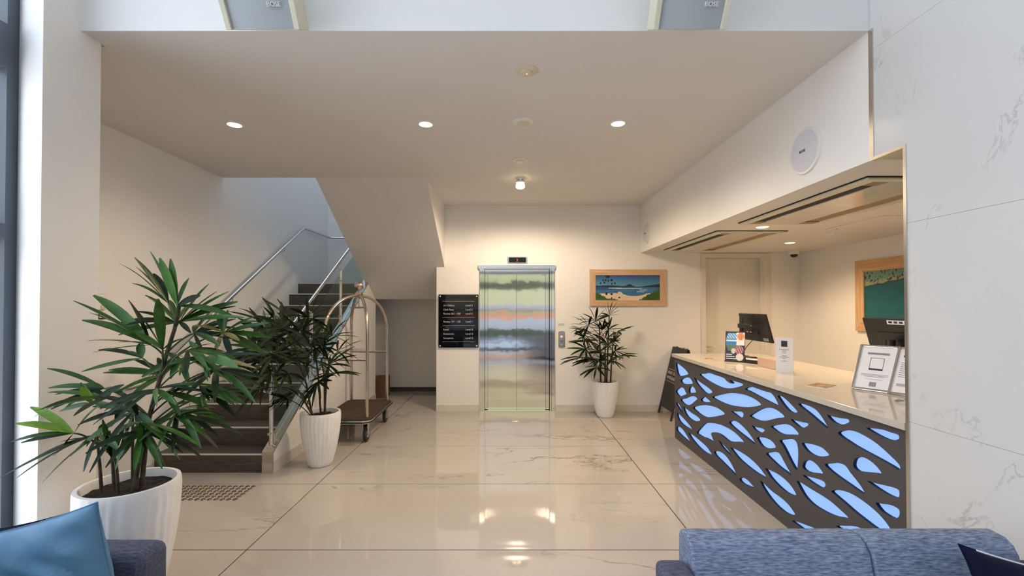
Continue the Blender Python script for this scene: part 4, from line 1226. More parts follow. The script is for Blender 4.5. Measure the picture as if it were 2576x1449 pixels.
# ------------------------------------------------------------------ lift indicator, call panel, notice strip
li = thing('floor_indicator', 'small black lift floor display with a steel rim above the lift', 'display', (0.115, YB, 2.31))
MB().prism([(-0.040, 2.318), (-0.044, 2.37), (-0.040, 2.422), (0.270, 2.422), (0.275, 2.37), (0.270, 2.318)], 'y', YB - 0.022, YB).build('rim', POLISHED, li, bevel=0.006)
MB().prism([(-0.018, 2.330), (-0.022, 2.37), (-0.018, 2.410), (0.248, 2.410), (0.252, 2.37), (0.248, 2.330)], 'y', YB - 0.026, YB - 0.020).build('screen', GLOSSBLACK, li, bevel=0.003)
text('2', 0.062, REDLED, li, facing(0.096, YB - 0.0270, 2.348))
cp = thing('call_panel', 'brushed steel lift call panel with round buttons right of the lift', 'control panel', (0.808, YB, 1.0))
MB().prism([(0.757, 1.01), (0.757, 1.248), (0.78, 1.259), (0.836, 1.259), (0.859, 1.248), (0.859, 1.01), (0.836, 1.002), (0.78, 1.002)], 'y', YB - 0.018, YB).build('plate', STEEL, cp, bevel=0.004)
MB().lathe([(0.0165, YB - 0.026), (0.018, YB - 0.022), (0.018, YB - 0.016)], 20, (0.806, 0, 1.170), 'y').build('up_button', ORANGELED, cp, smooth=True)
MB().lathe([(0.0165, YB - 0.026), (0.018, YB - 0.022), (0.018, YB - 0.016)], 20, (0.806, 0, 1.100), 'y').build('down_button', POLISHED, cp, smooth=True)
B(0.788, 0.824, YB - 0.021, YB - 0.017, 1.028, 1.055).build('reader', GRILLE, cp, bevel=0.002)
ns = thing('notice_strip', 'tiny white two-line notice strip above the lift call panel', 'notice', (0.80, YB, 1.33))
B(0.749, 0.857, YB - 0.004, YB, 1.334, 1.382).build('plate', PAPER, ns)
for z in (1.364, 1.346):
    B(0.757, 0.850, YB - 0.0048, YB - 0.004, z, z + 0.006).build('text_line', GREYINK, ns)

# ------------------------------------------------------------------ ceiling fittings
def downlight(label, x, y, z, r=0.058, group=None, power=LAMP, tone=LAMP_COL):
    t = thing('downlight', label, 'downlight', (x, y, z), group)
    MB().lathe([(r + 0.014, z), (r + 0.012, z - 0.006), (r, z - 0.007), (r - 0.004, z - 0.001)], 28, (x, y, 0)).build('trim_ring', WHITEPLASTIC, t, smooth=True)
    MB().lathe([(r - 0.004, z - 0.002), (r - 0.010, z - 0.010), (0.012, z - 0.012)], 24, (x, y, 0)).build('lens', LAMPGLOW, t, smooth=True)
    ld = bpy.data.lights.new('downlight_lamp', 'SPOT')
    ld.energy = power; ld.color = tone; ld.spot_size = math.radians(154); ld.spot_blend = 1.0; ld.shadow_soft_size = 0.16
    lo = bpy.data.objects.new('lamp', ld)
    col.objects.link(lo)
    lo.parent = t
    lo.location = (0, 0, -0.03)
    return t


downlight('leftmost of the three ceiling downlights in a row, nearest the stair wall', -2.391, 3.88, ZC, group='lobby downlights', power=LAMP * 0.45)
downlight('middle of the three ceiling downlights in a row', -0.73, 3.87, ZC, group='lobby downlights')
downlight('rightmost of the three ceiling downlights, nearest the bulkhead speaker', 0.932, 3.855, ZC, group='lobby downlights')
downlight('nearer reception downlight between the two air conditioner panels', 2.646, 4.70, ZR, 0.062, 'reception downlights', LAMP * 1.0, (1.0, 0.68, 0.38))
downlight('farther reception downlight in front of the dome camera', 3.676, 5.89, ZR, 0.062, 'reception downlights', LAMP * 1.0, (1.0, 0.68, 0.38))
downlight('extra reception downlight added for light, unseen behind the marble wall', 3.676, 3.60, ZR, 0.062, 'reception downlights', LAMP * 1.0, (1.0, 0.68, 0.38))  # unseen lamp, added to brighten the reception

sl = thing('spot_fitting', 'white surface-mounted ceiling spot glowing in front of the lift', 'lamp', (0.127, 5.52, ZC))
MB().lathe([(0.055, ZC), (0.055, ZC - 0.06), (0.045, ZC - 0.065)], 24, (0.127, 5.52, 0)).build('housing', WHITEPLASTIC, sl, smooth=True)
for dx in (-0.025, 0.025):
    MB().lathe([(0.006, 5.462), (0.006, 5.468)], 10, (0.127 + dx, 0, ZC - 0.035), 'y').build('vent_hole', SLOT, sl)
MB().lathe([(0.040, ZC - 0.065), (0.055, ZC - 0.085), (0.056, ZC - 0.115), (0.04, ZC - 0.13), (0.01, ZC - 0.135)], 24, (0.127, 5.52, 0)).build('lens', LAMPGLOW, sl, smooth=True)
ld = bpy.data.lights.new('spot_lamp', 'SPOT')
ld.energy = LAMP * 1.25; ld.color = LAMP_COL; ld.spot_size = math.radians(177); ld.spot_blend = 0.35; ld.shadow_soft_size = 0.14
lo = bpy.data.objects.new('lamp', ld); col.objects.link(lo); lo.parent = sl; lo.location = (0, 0, -0.16)

em = thing('emergency_light', 'ivory ceiling disc with a small red light, nearest the camera', 'emergency light', (0.109, 2.985, ZC))
MB().lathe([(0.075, ZC), (0.075, ZC - 0.006), (0.066, ZC - 0.010), (0.04, ZC - 0.012), (0.038, ZC - 0.020), (0.01, ZC - 0.022)], 36, (0.109, 2.985, 0)).build('disc', IVORY, em, smooth=True)
MB().lathe([(0.006, ZC - 0.021), (0.006, ZC - 0.027)], 12, (0.112, 2.985, 0)).build('status_light', ORANGELED, em)
for dx in (0.028, 0.036):
    MB().lathe([(0.0035, ZC - 0.011), (0.0035, ZC - 0.0145)], 8, (0.109 + dx, 2.975, 0)).build('pin_hole', SLOT, em)
for k, (y, r, lab) in enumerate(((3.82, 0.085, 'white round ceiling detector between the downlight row and the emergency disc'), (4.835, 0.08, 'farther white round ceiling detector before the glowing spot'))):
    dt = thing('ceiling_detector', lab, 'detector', (0.112, y, ZC), 'round ceiling detectors')
    MB().lathe([(r, ZC), (r, ZC - 0.008), (r * 0.92, ZC - 0.013), (r * 0.72, ZC - 0.014)], 32, (0.112, y, 0)).build('rim', WHITEPLASTIC, dt, smooth=True)
    MB().lathe([(r * 0.66, ZC - 0.012), (r * 0.64, ZC - 0.021), (r * 0.5, ZC - 0.024)], 32, (0.112, y, 0)).build('centre', CREAM, dt, smooth=True)
sd = thing('smoke_alarm', 'small white smoke alarm on the reception ceiling', 'smoke alarm', (3.69, 5.17, ZR))
MB().lathe([(0.055, ZR), (0.055, ZR - 0.012), (0.05, ZR - 0.018), (0.03, ZR - 0.02)], 28, (3.69, 5.17, 0)).build('base', WHITEPLASTIC, sd, smooth=True)
MB().lathe([(0.022, ZR - 0.019), (0.02, ZR - 0.036), (0.01, ZR - 0.04)], 20, (3.69, 5.17, 0)).build('sensor', WHITEPLASTIC, sd, smooth=True)
ha = thing('ceiling_hatch', 'flush square access hatch in the reception ceiling', 'hatch', (3.8, 4.5, ZR))
B(3.42, 4.18, 4.12, 4.86, ZR - 0.006, ZR).build('panel', CEIL, ha, bevel=0.003)
MB().lathe([(0.008, ZR - 0.009), (0.008, ZR - 0.006)], 10, (3.5, 4.80, 0)).build('latch', SLOT, ha)

# dome camera in the reception corner
dc = thing('dome_camera', 'small white dome security camera in the reception ceiling corner', 'camera', (4.33, 6.84, ZR))
MB().lathe([(0.075, ZR), (0.075, ZR - 0.035), (0.065, ZR - 0.05), (0.05, ZR - 0.052)], 28, (4.33, 6.84, 0)).build('housing', WHITEPLASTIC, dc, smooth=True)
MB().lathe([(0.052, ZR - 0.05), (0.048, ZR - 0.072), (0.035, ZR - 0.088), (0.012, ZR - 0.096)], 24, (4.33, 6.84, 0)).build('dome', GLOSSBLACK, dc, smooth=True)


def cassette(label, x0, x1, y0, y1):
    t = thing('air_conditioner', label, 'air conditioner', ((x0 + x1) / 2, (y0 + y1) / 2, ZR), 'ceiling cassettes')
    z = ZR
    B(x0 - 0.006, x1 + 0.006, y0 - 0.006, y1 + 0.006, z - 0.008, z).build('shadow_gap', SLOT, t)
    MB().box(x0, x0 + 0.075, y0, y1, z - 0.024, z - 0.004).box(x1 - 0.075, x1, y0, y1, z - 0.024, z - 0.004).box(x0 + 0.075, x1 - 0.075, y0, y0 + 0.05, z - 0.024, z - 0.004).box(x0 + 0.075, x1 - 0.075, y1 - 0.05, y1, z - 0.024, z - 0.004).build('fascia', CREAM, t, bevel=0.006)
    for (a, b) in ((x0 + 0.075, x0 + 0.185), (x1 - 0.215, x1 - 0.075)):
        g = B(a, b, y0 + 0.05, y1 - 0.05, z - 0.012, z - 0.006).build('louvre', SLOT if a < x0 + 0.1 else SLOTGREY, t)
        B(a, b, y0 + 0.05, y0 + 0.15, z - 0.022, z - 0.013).build('flap', SLOTGREY, g)
        B(a, b, y1 - 0.15, y1 - 0.05, z - 0.022, z - 0.013).build('flap', SLOTGREY, g)
    B(x0 + 0.185, x1 - 0.215, y0 + 0.05, y1 - 0.05, z - 0.020, z - 0.004).build('centre_panel', WHITEGLOSS, t, bevel=0.002)
    return t


WHITEGLOSS = mat('glossy_panel', (0.72, 0.66, 0.56), 0.12)
cassette('nearer long ceiling cassette air conditioner beside the marble wall', 2.285, 3.06, 2.86, 4.475)
cassette('farther long ceiling cassette air conditioner near the reception door', 2.285, 3.06, 4.945, 6.65)

# round speakers on the bulkhead
for (y, z, r, lab) in ((3.105, 2.73, 0.160, 'round white wall speaker on the bulkhead right beside the marble wall'), (6.741, 2.74, 0.150, 'far round wall speaker on the bulkhead above the beach picture')):
    t = thing('round_speaker', lab, 'speaker', (XR, y, z), 'round bulkhead speakers')
    MB().lathe([(r, XR), (r, XR - 0.008), (r * 0.97, XR - 0.014), (r * 0.88, XR - 0.016)], 48, (0, y, z), 'x').build('rim', WHITEPLASTIC, t, smooth=True)
    MB().lathe([(r * 0.885, XR - 0.014), (r * 0.87, XR - 0.019), (r * 0.5, XR - 0.023), (r * 0.05, XR - 0.024)], 48, (0, y, z), 'x').build('grille', ROUNDGRILLE, t, smooth=True)
    text('BOSE', 0.026, INK, t, Matrix.Translation((XR - 0.0255, y + 0.034, z - 0.008)) @ Matrix.Rotation(-PI / 2, 4, 'Z') @ Matrix.Rotation(PI / 2, 4, 'X'), name='logo')

# box speakers tilted down from the upper wall
for (x0, x1, lab) in ((-1.517, -1.122, 'left grey tilted box speaker on the white wall above the ceiling edge'), (0.764, 1.154, 'right grey tilted box speaker on the white wall above the ceiling edge')):
    cx = (x0 + x1) / 2
    t = thing('box_speaker', lab, 'speaker', (cx, 2.47, 3.184), 'tilted box speakers', local=True)
    T = Matrix.Rotation(math.radians(31), 4, 'X')
    w = (x1 - x0) / 2
    arc = lambda d: [(-w + 0.03 + (2 * w - 0.06) * k / 10, -0.09 - d * math.sin(PI * k / 10)) for k in range(11)]
    MB().prism([(-w + 0.03, 0.0), (-w + 0.03, -0.09)] + arc(0.0)[1:-1] + [(w - 0.03, -0.09), (w - 0.03, 0.0)], 'z', 0.0, 0.56).move(T).build('cabinet', CREAM, t)
    MB().prism([(-w + 0.03, -0.085)] + arc(0.016) + [(w - 0.03, -0.085)], 'z', 0.004, 0.555).move(T).build('grille', GRILLE, t)
    for sx in (-1, 1):
        MB().box(min(sx * w, sx * (w - 0.030)), max(sx * w, sx * (w - 0.030)), -0.105, 0.03, 0.0, 0.56).move(T).build('side_cheek', CREAM, t, bevel=0.004)
    MB().box(-0.05, 0.05, 0.0, 0.10, 0.12, 0.40).build('wall_bracket', CREAM, t)
    text('BOSE', 0.030, WHITEPLASTIC, t, T @ Matrix.Translation((0.055, -0.109, 0.105)) @ Matrix.Rotation(PI / 2, 4, 'X'), name='logo', depth=0.004)

# ------------------------------------------------------------------ small fittings on the stair wall
nt_ = thing('wall_notice', 'small white notice on the stair wall beside the column', 'notice', (XL, 3.88, 1.76))
B(XL, XL + 0.004, 3.78, 3.925, 1.758, 1.85).build('sheet', PAPER, nt_)
B(XL + 0.004, XL + 0.0046, 3.80, 3.85, 1.795, 1.803).build('text_line', INK, nt_)
tm = thing('thermostat', 'pale wall thermostat above the dark switch plate', 'thermostat', (XL, 3.87, 1.62))
B(XL, XL + 0.022, 3.80, 3.912, 1.62, 1.745).build('case', WHITEPLASTIC, tm, bevel=0.006)
MB().lathe([(0.024, XL + 0.022), (0.022, XL + 0.03), (0.008, XL + 0.031)], 20, (0, 3.872, 1.645), 'x').build('dial', CREAM, tm, smooth=True)
sw = thing('switch_plate', 'dark switch plate with two round keys on the stair wall', 'switch', (XL, 3.87, 1.55))
B(XL, XL + 0.010, 3.79, 3.915, 1.54, 1.585).build('plate', MATTEBLACK, sw, bevel=0.002)
for y in (3.862, 3.893):
    MB().lathe([(0.014, XL + 0.010), (0.012, XL + 0.016), (0.006, XL + 0.017)], 18, (0, y, 1.5625), 'x').build('key', WHITEPLASTIC, sw, smooth=True)

# ------------------------------------------------------------------ cardboard box under the landing
bx = thing('cardboard_box', 'brown cardboard box in the dark recess under the landing', 'box', (-2.45, 8.2, 0), local=True)
MB().box(-0.22, 0.22, -0.16, 0.16, 0, 0.36).build('carton', CARD, bx, bevel=0.003)
for sx in (-1, 1):
    MB().box(min(0.004 * sx, 0.22 * sx), max(0.004 * sx, 0.22 * sx), -0.16, 0.16, 0.36, 0.364).build('flap', CARD, bx)
MB().box(-0.03, 0.03, -0.162, 0.162, 0.3642, 0.366).build('tape', SLOTGREY, bx)

# ------------------------------------------------------------------ tactile studs before the stair
tp = thing('tactile_indicator', 'rows of steel warning studs on the floor before the stair', 'floor studs', (-2.95, 4.0, 0))
stud = MB().lathe([(0.0195, 0.0), (0.0185, 0.003), (0.0140, 0.0065), (0.007, 0.0078)], 14).mesh('stud', STUD, smooth=True)
for r in range(6):
    for c in range(21):
        o = bpy.data.objects.new('stud', stud)
        col.objects.link(o)
        o.parent = tp
        o.location = Vector((-2.349 - 0.0545 * c, 4.130 - 0.0545 * r, 0)) - Vector((-2.95, 4.0, 0))

# ------------------------------------------------------------------ sofas
so = thing('sofa', 'blue grey two-seat sofa seen from the front against the marble wall', 'sofa', (1.25, 1.3, 0))
back = [(1.72, 0.20), (1.715, 0.79), (1.705, 0.815), (1.685, 0.828), (1.63, 0.826), (1.602, 0.808), (1.585, 0.78), (1.50, 0.42), (1.49, 0.20)]
for x0, x1 in ((0.638, 1.268), (1.272, 1.79)):
    MB().prism(back, 'x', x0, x1).build('backrest', SOFA, so, smooth=True, bevel=0.010, seg=3)
for x0, x1 in ((0.655, 1.21), (1.22, 1.79)):
    MB().box(x0, x1, 0.78, 1.50, 0.30, 0.45).build('seat_cushion', SOFA, so, bevel=0.03, seg=3)
for x0, x1 in ((0.522, 0.632), (1.796, 1.90)):
    MB().box(x0, x1, 0.80, 1.64, 0.10, 0.745).build('arm', SOFADARK, so, bevel=0.022, seg=3)
B(0.64, 1.79, 0.82, 1.48, 0.10, 0.30).build('base', SOFADARK, so)
for x in (0.58, 1.84):
    for y in (0.86, 1.58):
        MB().tube([(x, y, 0.10), (x, y, 0.0)], [0.022, 0.015], 10).build('leg', MATTEBLACK, so, smooth=True)

s2 = thing('sofa', 'dark grey sofa arm by the window with a blue cushion against it', 'sofa', (-2.0, 1.2, 0))
MB().box(-2.42, -1.467, 1.80, 1.96, 0.10, 0.662).build('arm', SOFADARK, s2, bevel=0.045, seg=4)
MB().box(-2.42, -1.467, -0.10, 0.06, 0.10, 0.662).build('arm', SOFADARK, s2, bevel=0.045, seg=4)
MB().box(-2.48, -2.22, 0.06, 1.80, 0.10, 0.76).build('backrest', SOFADARK, s2, bevel=0.04, seg=3)
MB().box(-2.22, -1.50, 0.07, 0.93, 0.26, 0.385).build('seat_cushion', SOFADARK, s2, bevel=0.03, seg=3)
MB().box(-2.22, -1.50, 0.93, 1.795, 0.26, 0.385).build('seat_cushion', SOFADARK, s2, bevel=0.03, seg=3)
B(-2.22, -1.53, 0.06, 1.80, 0.10, 0.26).build('base', SOFADARK, s2)
for x in (-2.38, -1.55):
    for y in (0.0, 1.88):
        MB().tube([(x, y, 0.10), (x, y, 0.0)], [0.022, 0.015], 10).build('leg', MATTEBLACK, s2, smooth=True)


def cushion(name, label, corner, uvec, vvec, size, thick, m, seed, piping=None, wr=1.0, solo_group=None):
    """A soft square cushion given by its top corner and its two edge directions."""
    t = thing(name, label, 'cushion', tuple(corner))
    u, v = Vector(uvec).normalized(), Vector(vvec).normalized()
    n = u.cross(v).normalized()
    if n.y > 0: n = -n
    N = 30
    vs, fs = [], []
    for side in (1, -1):
        for j in range(N + 1):
            for i in range(N + 1):
                a, b_ = 2 * i / N - 1, 2 * j / N - 1
                pin = 1 - 0.055 * (1 - abs(a) ** 2) * (abs(b_) ** 6) - 0.0
                pin2 = 1 - 0.055 * (1 - abs(b_) ** 2) * (abs(a) ** 6)
                h = ((1 - abs(a) ** 3.2) * (1 - abs(b_) ** 3.2)) ** 0.62 * thick / 2
                cr = math.exp(-((abs(a) - 1) ** 2 + (abs(b_) - 1) ** 2) * 2.2)
                f = (a + b_) * 3.2 + 1.1 * mnoise.noise(Vector((a * 1.6, b_ * 1.6, seed)))
                h += wr * 0.013 * math.sin(f * 3.4) * (0.3 + cr) * (1 - abs(a) ** 6) * (1 - abs(b_) ** 6)
                h += wr * 0.022 * mnoise.noise(Vector(((a - b_) * 1.4, (a + b_) * 5.0, seed + 3))) * (1 - abs(a) ** 6) * (1 - abs(b_) ** 6)
                P = Vector(corner) + u * (size / 2 * (1 + a * pin2)) + v * (size / 2 * (1 + b_ * pin)) + n * (h * side)
                vs.append(P)
    M_ = (N + 1) ** 2
    for side in range(2):
        for j in range(N):
            for i in range(N):
                q = [side * M_ + j * (N + 1) + i, side * M_ + j * (N + 1) + i + 1, side * M_ + (j + 1) * (N + 1) + i + 1, side * M_ + (j + 1) * (N + 1) + i]
                fs.append(q if side == 0 else q[::-1])
    mb = MB(); mb.v = vs; mb.f = fs
    o = mb.build('cover', m, t, smooth=True)
    b = bmesh.new(); b.from_mesh(o.data); bmesh.ops.remove_doubles(b, verts=b.verts, dist=0.0006); bmesh.ops.recalc_face_normals(b, faces=b.faces); b.to_mesh(o.data); b.free()
    edge = []
    for k in range(4):
        for i in range(N):
            s = 2 * i / N - 1
            a, b_ = [(s, -1), (1, s), (-s, 1), (-1, -s)][k]
            pin = 1 - 0.055 * (1 - abs(a) ** 2) * (abs(b_) ** 6)
            pin2 = 1 - 0.055 * (1 - abs(b_) ** 2) * (abs(a) ** 6)
            edge.append(Vector(corner) + u * (size / 2 * (1 + a * pin2)) + v * (size / 2 * (1 + b_ * pin)))
    MB().tube(edge + [edge[0]], 0.002, 6, caps=False).build('seam', m, t, smooth=True)
    if piping:
        MB().tube([p + n * 0.003 for p in edge[4:N]], 0.003, 6).build('piping', piping, t, smooth=True)
    return t


cushion('cushion', 'light blue satin cushion leaning on the dark sofa arm', (-1.475, 1.615, 0.957), (-0.96, 0.0, -0.27), (0.15, 0.10, -0.98), 0.50, 0.13, BLUEFAB, 1.0)
cushion('cushion', 'navy cushion hidden behind the light blue cushion', (-1.63, 1.735, 0.885), (-0.97, 0.0, -0.22), (0.20, 0.06, -0.98), 0.44, 0.07, NAVY, 4.0, wr=0.2)
cushion('cushion', 'navy cushion with a pale edge on the blue grey sofa', (1.388, 1.40, 0.921), (0.95, 0.05, -0.26), (0.22, -0.22, -0.95), 0.42, 0.10, NAVY, 7.0, piping=PAPER, wr=0.2)

# ------------------------------------------------------------------ potted palms
def leaf_blade(H, T, w, normal, lift, rnd):
    H, T = Vector(H), Vector(T)
    L = (T - H).length
    mid = (H + T) / 2 + Vector((0, 0, 1)) * lift * L
    vs, fs = [], []
    n = 8
    for i in range(n + 1):
        t = i / n
        P = H * (1 - t) ** 2 + mid * 2 * t * (1 - t) + T * t * t
        tan = ((mid - H) * (1 - t) + (T - mid) * t).normalized()
        side = tan.cross(normal)
        side = side.normalized() if side.length > 1e-4 else tan.orthogonal().normalized()
        up = side.cross(tan).normalized()
        if t < 0.45:
            ww = 0.14 + 0.86 * math.sin(t / 0.45 * PI / 2)
        elif t < 0.60:
            ww = 1.0
        else:
            ww = 1.0 - ((t - 0.60) / 0.40) ** 1.6 * 0.80
        ww *= w / 2
        vs += [P + side * ww + up * ww * 0.30, P, P - side * ww + up * ww * 0.30]
        if i:
            k = 3 * i
            fs += [(k - 3, k - 2, k + 1, k), (k - 2, k - 1, k + 2, k + 1)]
    mb = MB(); mb.v = vs; mb.f = fs
    return mb


def frond(root, hub, tips, base, rnd, mats, attach, widen=1.0):
    hub = Vector(hub)
    base = Vector(attach)
    midp = (hub + base) / 2 + Vector((0, 0, 0.18 * (hub - base).length))
    fr = MB().tube(bez(base, midp, hub, 7), [0.0048] * 7 + [0.0035], 6).build('frond', PETIOLE, root, smooth=True)
    d = [(Vector(t[:3]) - hub).normalized() for t in tips]
    nrm = Vector((0, 0, 0))
    for i in range(len(d) - 1):
        c = d[i].cross(d[i + 1])
        if c.z < 0: c = -c
        nrm += c
    nrm = (nrm.normalized() if nrm.length > 1e-3 else Vector((0, 0, 1))) + Vector((0, -0.7, 0.3))
    for t in tips:
        nn = (nrm + Vector((rnd.uniform(-.5, .5), rnd.uniform(-.4, .4), rnd.uniform(-.5, .5)))).normalized()
        m = mats(rnd, t)
        leaf_blade(hub, t[:3], widen * (abs(t[3]) % 1.0), nn, rnd.uniform(0.04, 0.15), rnd).build('leaflet', m, fr, smooth=True)
    return fr


def stem_point(stems, hub):
    best = None
    for s in stems:
        for i in range(len(s) - 1):
            for k in range(6):
                p = Vector(s[i]).lerp(Vector(s[i + 1]), k / 6)
                h = math.hypot(p.x - hub[0], p.y - hub[1])
                want = hub[2] - 0.55 * h - 0.03
                sc = abs(p.z - want) + 0.6 * h + (0.5 if p.z > hub[2] else 0)
                if best is None or sc < best[0]:
                    best = (sc, p)
    return best[1]


def pot_parts(root, x, y, r, h, rb, seed):
    rnd = random.Random(seed)
    ph = [rnd.uniform(0, 6.28) for _ in range(4)]

    def ridge(a, z):
        if z > h - 0.02: return 1.0
        wv = 0.5 * math.sin(z * 26 + ph[0]) + 0.4 * math.sin(z * 47 + 3 * a + ph[1])
        return 1 + 0.012 * math.sin(30 * a + wv) + 0.004 * math.sin(47 * a + ph[2] + wv)
    prof = [(rb * 0.9, 0.0), (rb, 0.012)]
    for k in range(1, 23):
        t = k / 23
        prof.append((rb + (r - rb) * (math.sin(t * PI / 2) ** 0.92), 0.012 + t * (h - 0.03)))
    prof += [(r, h - 0.012), (r - 0.003, h), (r - 0.022, h), (r - 0.028, h - 0.012), (r - 0.032, h - 0.08), (r * 0.7, h - 0.085)]
    MB().lathe(prof, 120, (x, y, 0), 'z', ridge).build('pot', POT, root, smooth=True)
    n = 40
    vs = [Vector((x, y, h - 0.03))]
    fs = []
    for j in range(1, 9):
        for k in range(n):
            a = 2 * PI * k / n
            rr = (r - 0.030) * j / 8
            vs.append(Vector((x + rr * math.cos(a), y + rr * math.sin(a), h - 0.045 + 0.012 * mnoise.noise(Vector((rr * 22 * math.cos(a), rr * 22 * math.sin(a), seed))))))
    for k in range(n):
        fs.append((0, 1 + k, 1 + (k + 1) % n))
    for j in range(7):
        for k in range(n):
            fs.append((1 + j * n + k, 1 + (j + 1) * n + k, 1 + (j + 1) * n + (k + 1) % n, 1 + j * n + (k + 1) % n))
    mb = MB(); mb.v = vs; mb.f = fs
    mb.build('soil', SOIL, root)


def canes(root, stems, r0, r1):
    for s in stems:
        n = len(s)
        MB().tube(s, [r0 + (r1 - r0) * i / (n - 1) for i in range(n)], 9).build('cane', CANE, root, smooth=True)


# large palm in front of the column
lp = thing('potted_palm', 'large lady palm in a wide white pot beside the column', 'potted palm', (-2.09, 2.48, 0), 'lady palms in white pots')
pot_parts(lp, -2.09, 2.48, 0.232, 0.69, 0.135, 3)
stems = [[(-2.055, 2.46, 0.63), (-2.02, 2.465, 0.85), (-1.977, 2.47, 1.05), (-1.935, 2.475, 1.22), (-1.90, 2.48, 1.37), (-1.85, 2.48, 1.53), (-1.825, 2.48, 1.66)],
         [(-2.035, 2.49, 0.63), (-2.01, 2.49, 0.90), (-1.985, 2.49, 1.02)],
         [(-2.205, 2.44, 0.63), (-2.21, 2.43, 0.80), (-2.214, 2.42, 0.93)],
         [(-2.155, 2.46, 0.63), (-2.158, 2.45, 0.80), (-2.17, 2.44, 0.98)],
         [(-2.105, 2.43, 0.63), (-2.11, 2.42, 0.78), (-2.12, 2.41, 0.90)],
         [(-2.09, 2.50, 0.63), (-2.10, 2.51, 0.85), (-2.11, 2.52, 1.05)]]
LARGE_STEMS = stems
canes(lp, stems[:2], 0.013, 0.009)
canes(lp, stems[2:], 0.009, 0.006)
rnd = random.Random(11)


def mats_large(r, t):
    x, y, z, w = t
    if w < 0: return LEAFLIME
    if w > 1: return LEAFYEL
    if w >= 0.05: return LEAFMID if r.random() < 0.7 else LEAF
    return LEAFDARK if r.random() < 0.3 else LEAF


for hub, tips in LARGE_PALM:
    frond(lp, hub, tips, None, rnd, mats_large, stem_point(stems, hub), 0.9)


def fan(hub, axis, n, L, spread, w, rnd, droop=0.18):
    d = Vector(axis).normalized()
    side = d.cross(Vector((0, 0, 1)))
    side = side.normalized() if side.length > 1e-3 else Vector((1, 0, 0))
    roll = rnd.uniform(-0.7, 0.7)
    side = Matrix.Rotation(roll, 3, d) @ side
    out = []
    for i in range(n):
        a = -spread + 2 * spread * i / (n - 1) + rnd.uniform(-0.08, 0.08)
        dr = d * math.cos(a) + side * math.sin(a)
        l = L * (1 - 0.22 * abs(a) / spread) * rnd.uniform(0.85, 1.1)
        t = Vector(hub) + dr * l - Vector((0, 0, 1)) * l * droop * rnd.uniform(0.4, 1.4)
        out.append((t.x, t.y, t.z, w * rnd.uniform(0.75, 1.15)))
    return out


rnd = random.Random(77)
for (hx, hy, hz, ax, az) in ((-1.80, 2.56, 1.50, 0.5, 0.3), (-1.72, 2.52, 1.17, 0.8, 0.1), (-1.98, 2.58, 1.26, -0.5, 0.3), (-1.86, 2.36, 1.22, 0.3, 0.0), (-2.12, 2.38, 1.17, -0.6, 0.2), (-2.16, 2.36, 0.98, -0.3, -0.1), (-1.93, 2.36, 1.0, 0.3, -0.1), (-1.72, 2.40, 1.42, 0.9, 0.0), (-1.84, 2.55, 1.36, 0.6, -0.1), (-2.0, 2.40, 1.10, -0.2, -0.2), (-1.83, 2.48, 1.08, 0.6, -0.2), (-1.90, 2.56, 1.56, -0.5, 0.5), (-1.66, 2.54, 1.30, 1.0, -0.1)):
    hub = Vector((hx, hy, hz))
    tips = fan(hub, (ax, rnd.uniform(-0.5, 0.4), az), rnd.randint(7, 9), rnd.uniform(0.24, 0.34), math.radians(rnd.uniform(70, 115)), 0.030, rnd, 0.28)
    tips = [(max(x, -2.42), y, max(z, 0.74), w) for (x, y, z, w) in tips]
    frond(lp, hub, tips, None, rnd, lambda r, t: LEAFDARK if r.random() < 0.5 else LEAF, stem_point(LARGE_STEMS, hub))


def dark_mats(r, t):
    return LEAF if r.random() < 0.12 else LEAFDARK


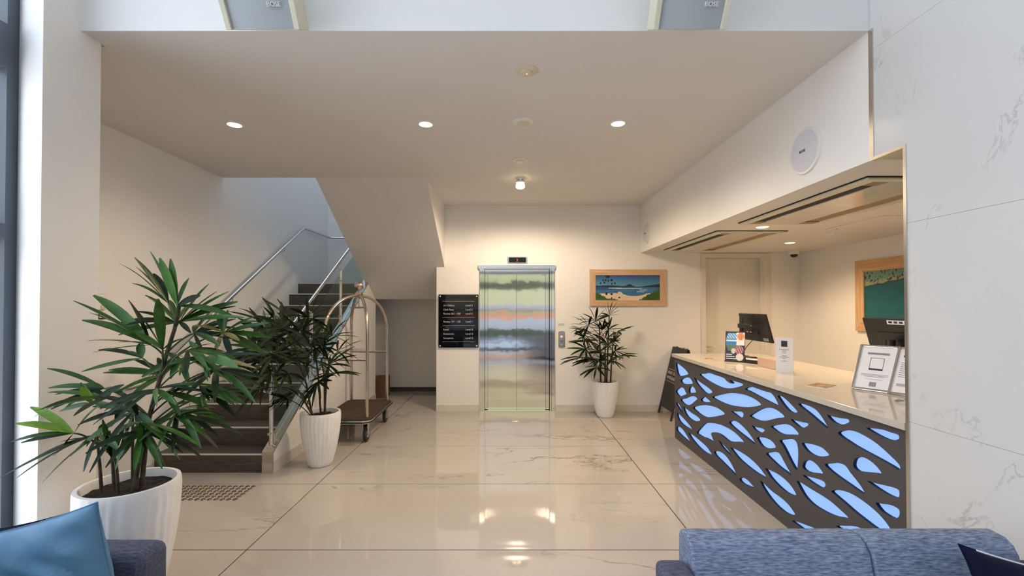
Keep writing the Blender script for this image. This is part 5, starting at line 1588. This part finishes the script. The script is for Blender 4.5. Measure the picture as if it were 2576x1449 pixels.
# palm by the stair
mpX, mpY = -1.98, 4.71
mp_ = thing('potted_palm', 'bushy lady palm in a white pot between the stair and the trolley', 'potted palm', (mpX, mpY, 0), 'lady palms in white pots')
pot_parts(mp_, mpX, mpY, 0.20, 0.55, 0.118, 5)
stems = [[(-2.05, 4.68, 0.49), (-2.09, 4.62, 0.85), (-2.16, 4.56, 1.15), (-2.22, 4.52, 1.45)],
         [(-1.98, 4.72, 0.49), (-2.0, 4.70, 0.9), (-2.03, 4.66, 1.30)],
         [(-1.93, 4.68, 0.49), (-1.90, 4.66, 0.85), (-1.85, 4.64, 1.12)],
         [(-2.0, 4.62, 0.49), (-2.12, 4.52, 0.8), (-2.30, 4.40, 1.02)],
         [(-1.96, 4.78, 0.49), (-1.97, 4.78, 0.9), (-2.0, 4.76, 1.1)]]
canes(mp_, stems, 0.011, 0.007)
rnd = random.Random(21)
for (hx, hy, hz, ax, az) in MID_HUBS:
    hub = Vector((hx, hy, hz))
    L = rnd.uniform(0.28, 0.38)
    tips = fan(hub, (ax, rnd.uniform(-0.7, 0.3), az), rnd.randint(8, 10), L, math.radians(rnd.uniform(85, 130)), 0.031, rnd, 0.2)
    tips = [(x, min(y, 4.43) if x < -2.28 else y, max(z, 0.62), w) for (x, y, z, w) in tips]
    frond(mp_, hub, tips, None, rnd, dark_mats, stem_point(stems, hub))

# palm by the lift
rpX, rpY = 1.42, 6.74
rp_ = thing('potted_palm', 'dark lady palm in a white pot under the beach picture', 'potted palm', (rpX, rpY, 0), 'lady palms in white pots')
pot_parts(rp_, rpX, rpY, 0.20, 0.53, 0.118, 9)
stems = [[(1.36, 6.74, 0.47), (1.35, 6.72, 0.8), (1.34, 6.72, 1.2), (1.33, 6.70, 1.4)],
         [(1.45, 6.76, 0.47), (1.46, 6.74, 0.85), (1.47, 6.72, 1.25), (1.48, 6.70, 1.5)],
         [(1.50, 6.72, 0.47), (1.51, 6.70, 0.8), (1.53, 6.68, 1.1)],
         [(1.41, 6.68, 0.47), (1.41, 6.66, 0.85), (1.40, 6.62, 1.1)]]
canes(rp_, stems, 0.013, 0.008)
rnd = random.Random(33)
for (hx, hy, hz, ax, az) in LIFT_HUBS:
    hub = Vector((hx, hy, hz))
    L = rnd.uniform(0.25, 0.35)
    tips = fan(hub, (ax, rnd.uniform(-0.8, 0.0), az), rnd.randint(8, 10), L, math.radians(rnd.uniform(80, 120)), 0.033, rnd, 0.2)
    tips = [(x, min(y, 6.98), max(z, 0.60), w) for (x, y, z, w) in tips]
    frond(rp_, hub, tips, None, rnd, dark_mats, stem_point(stems, hub))
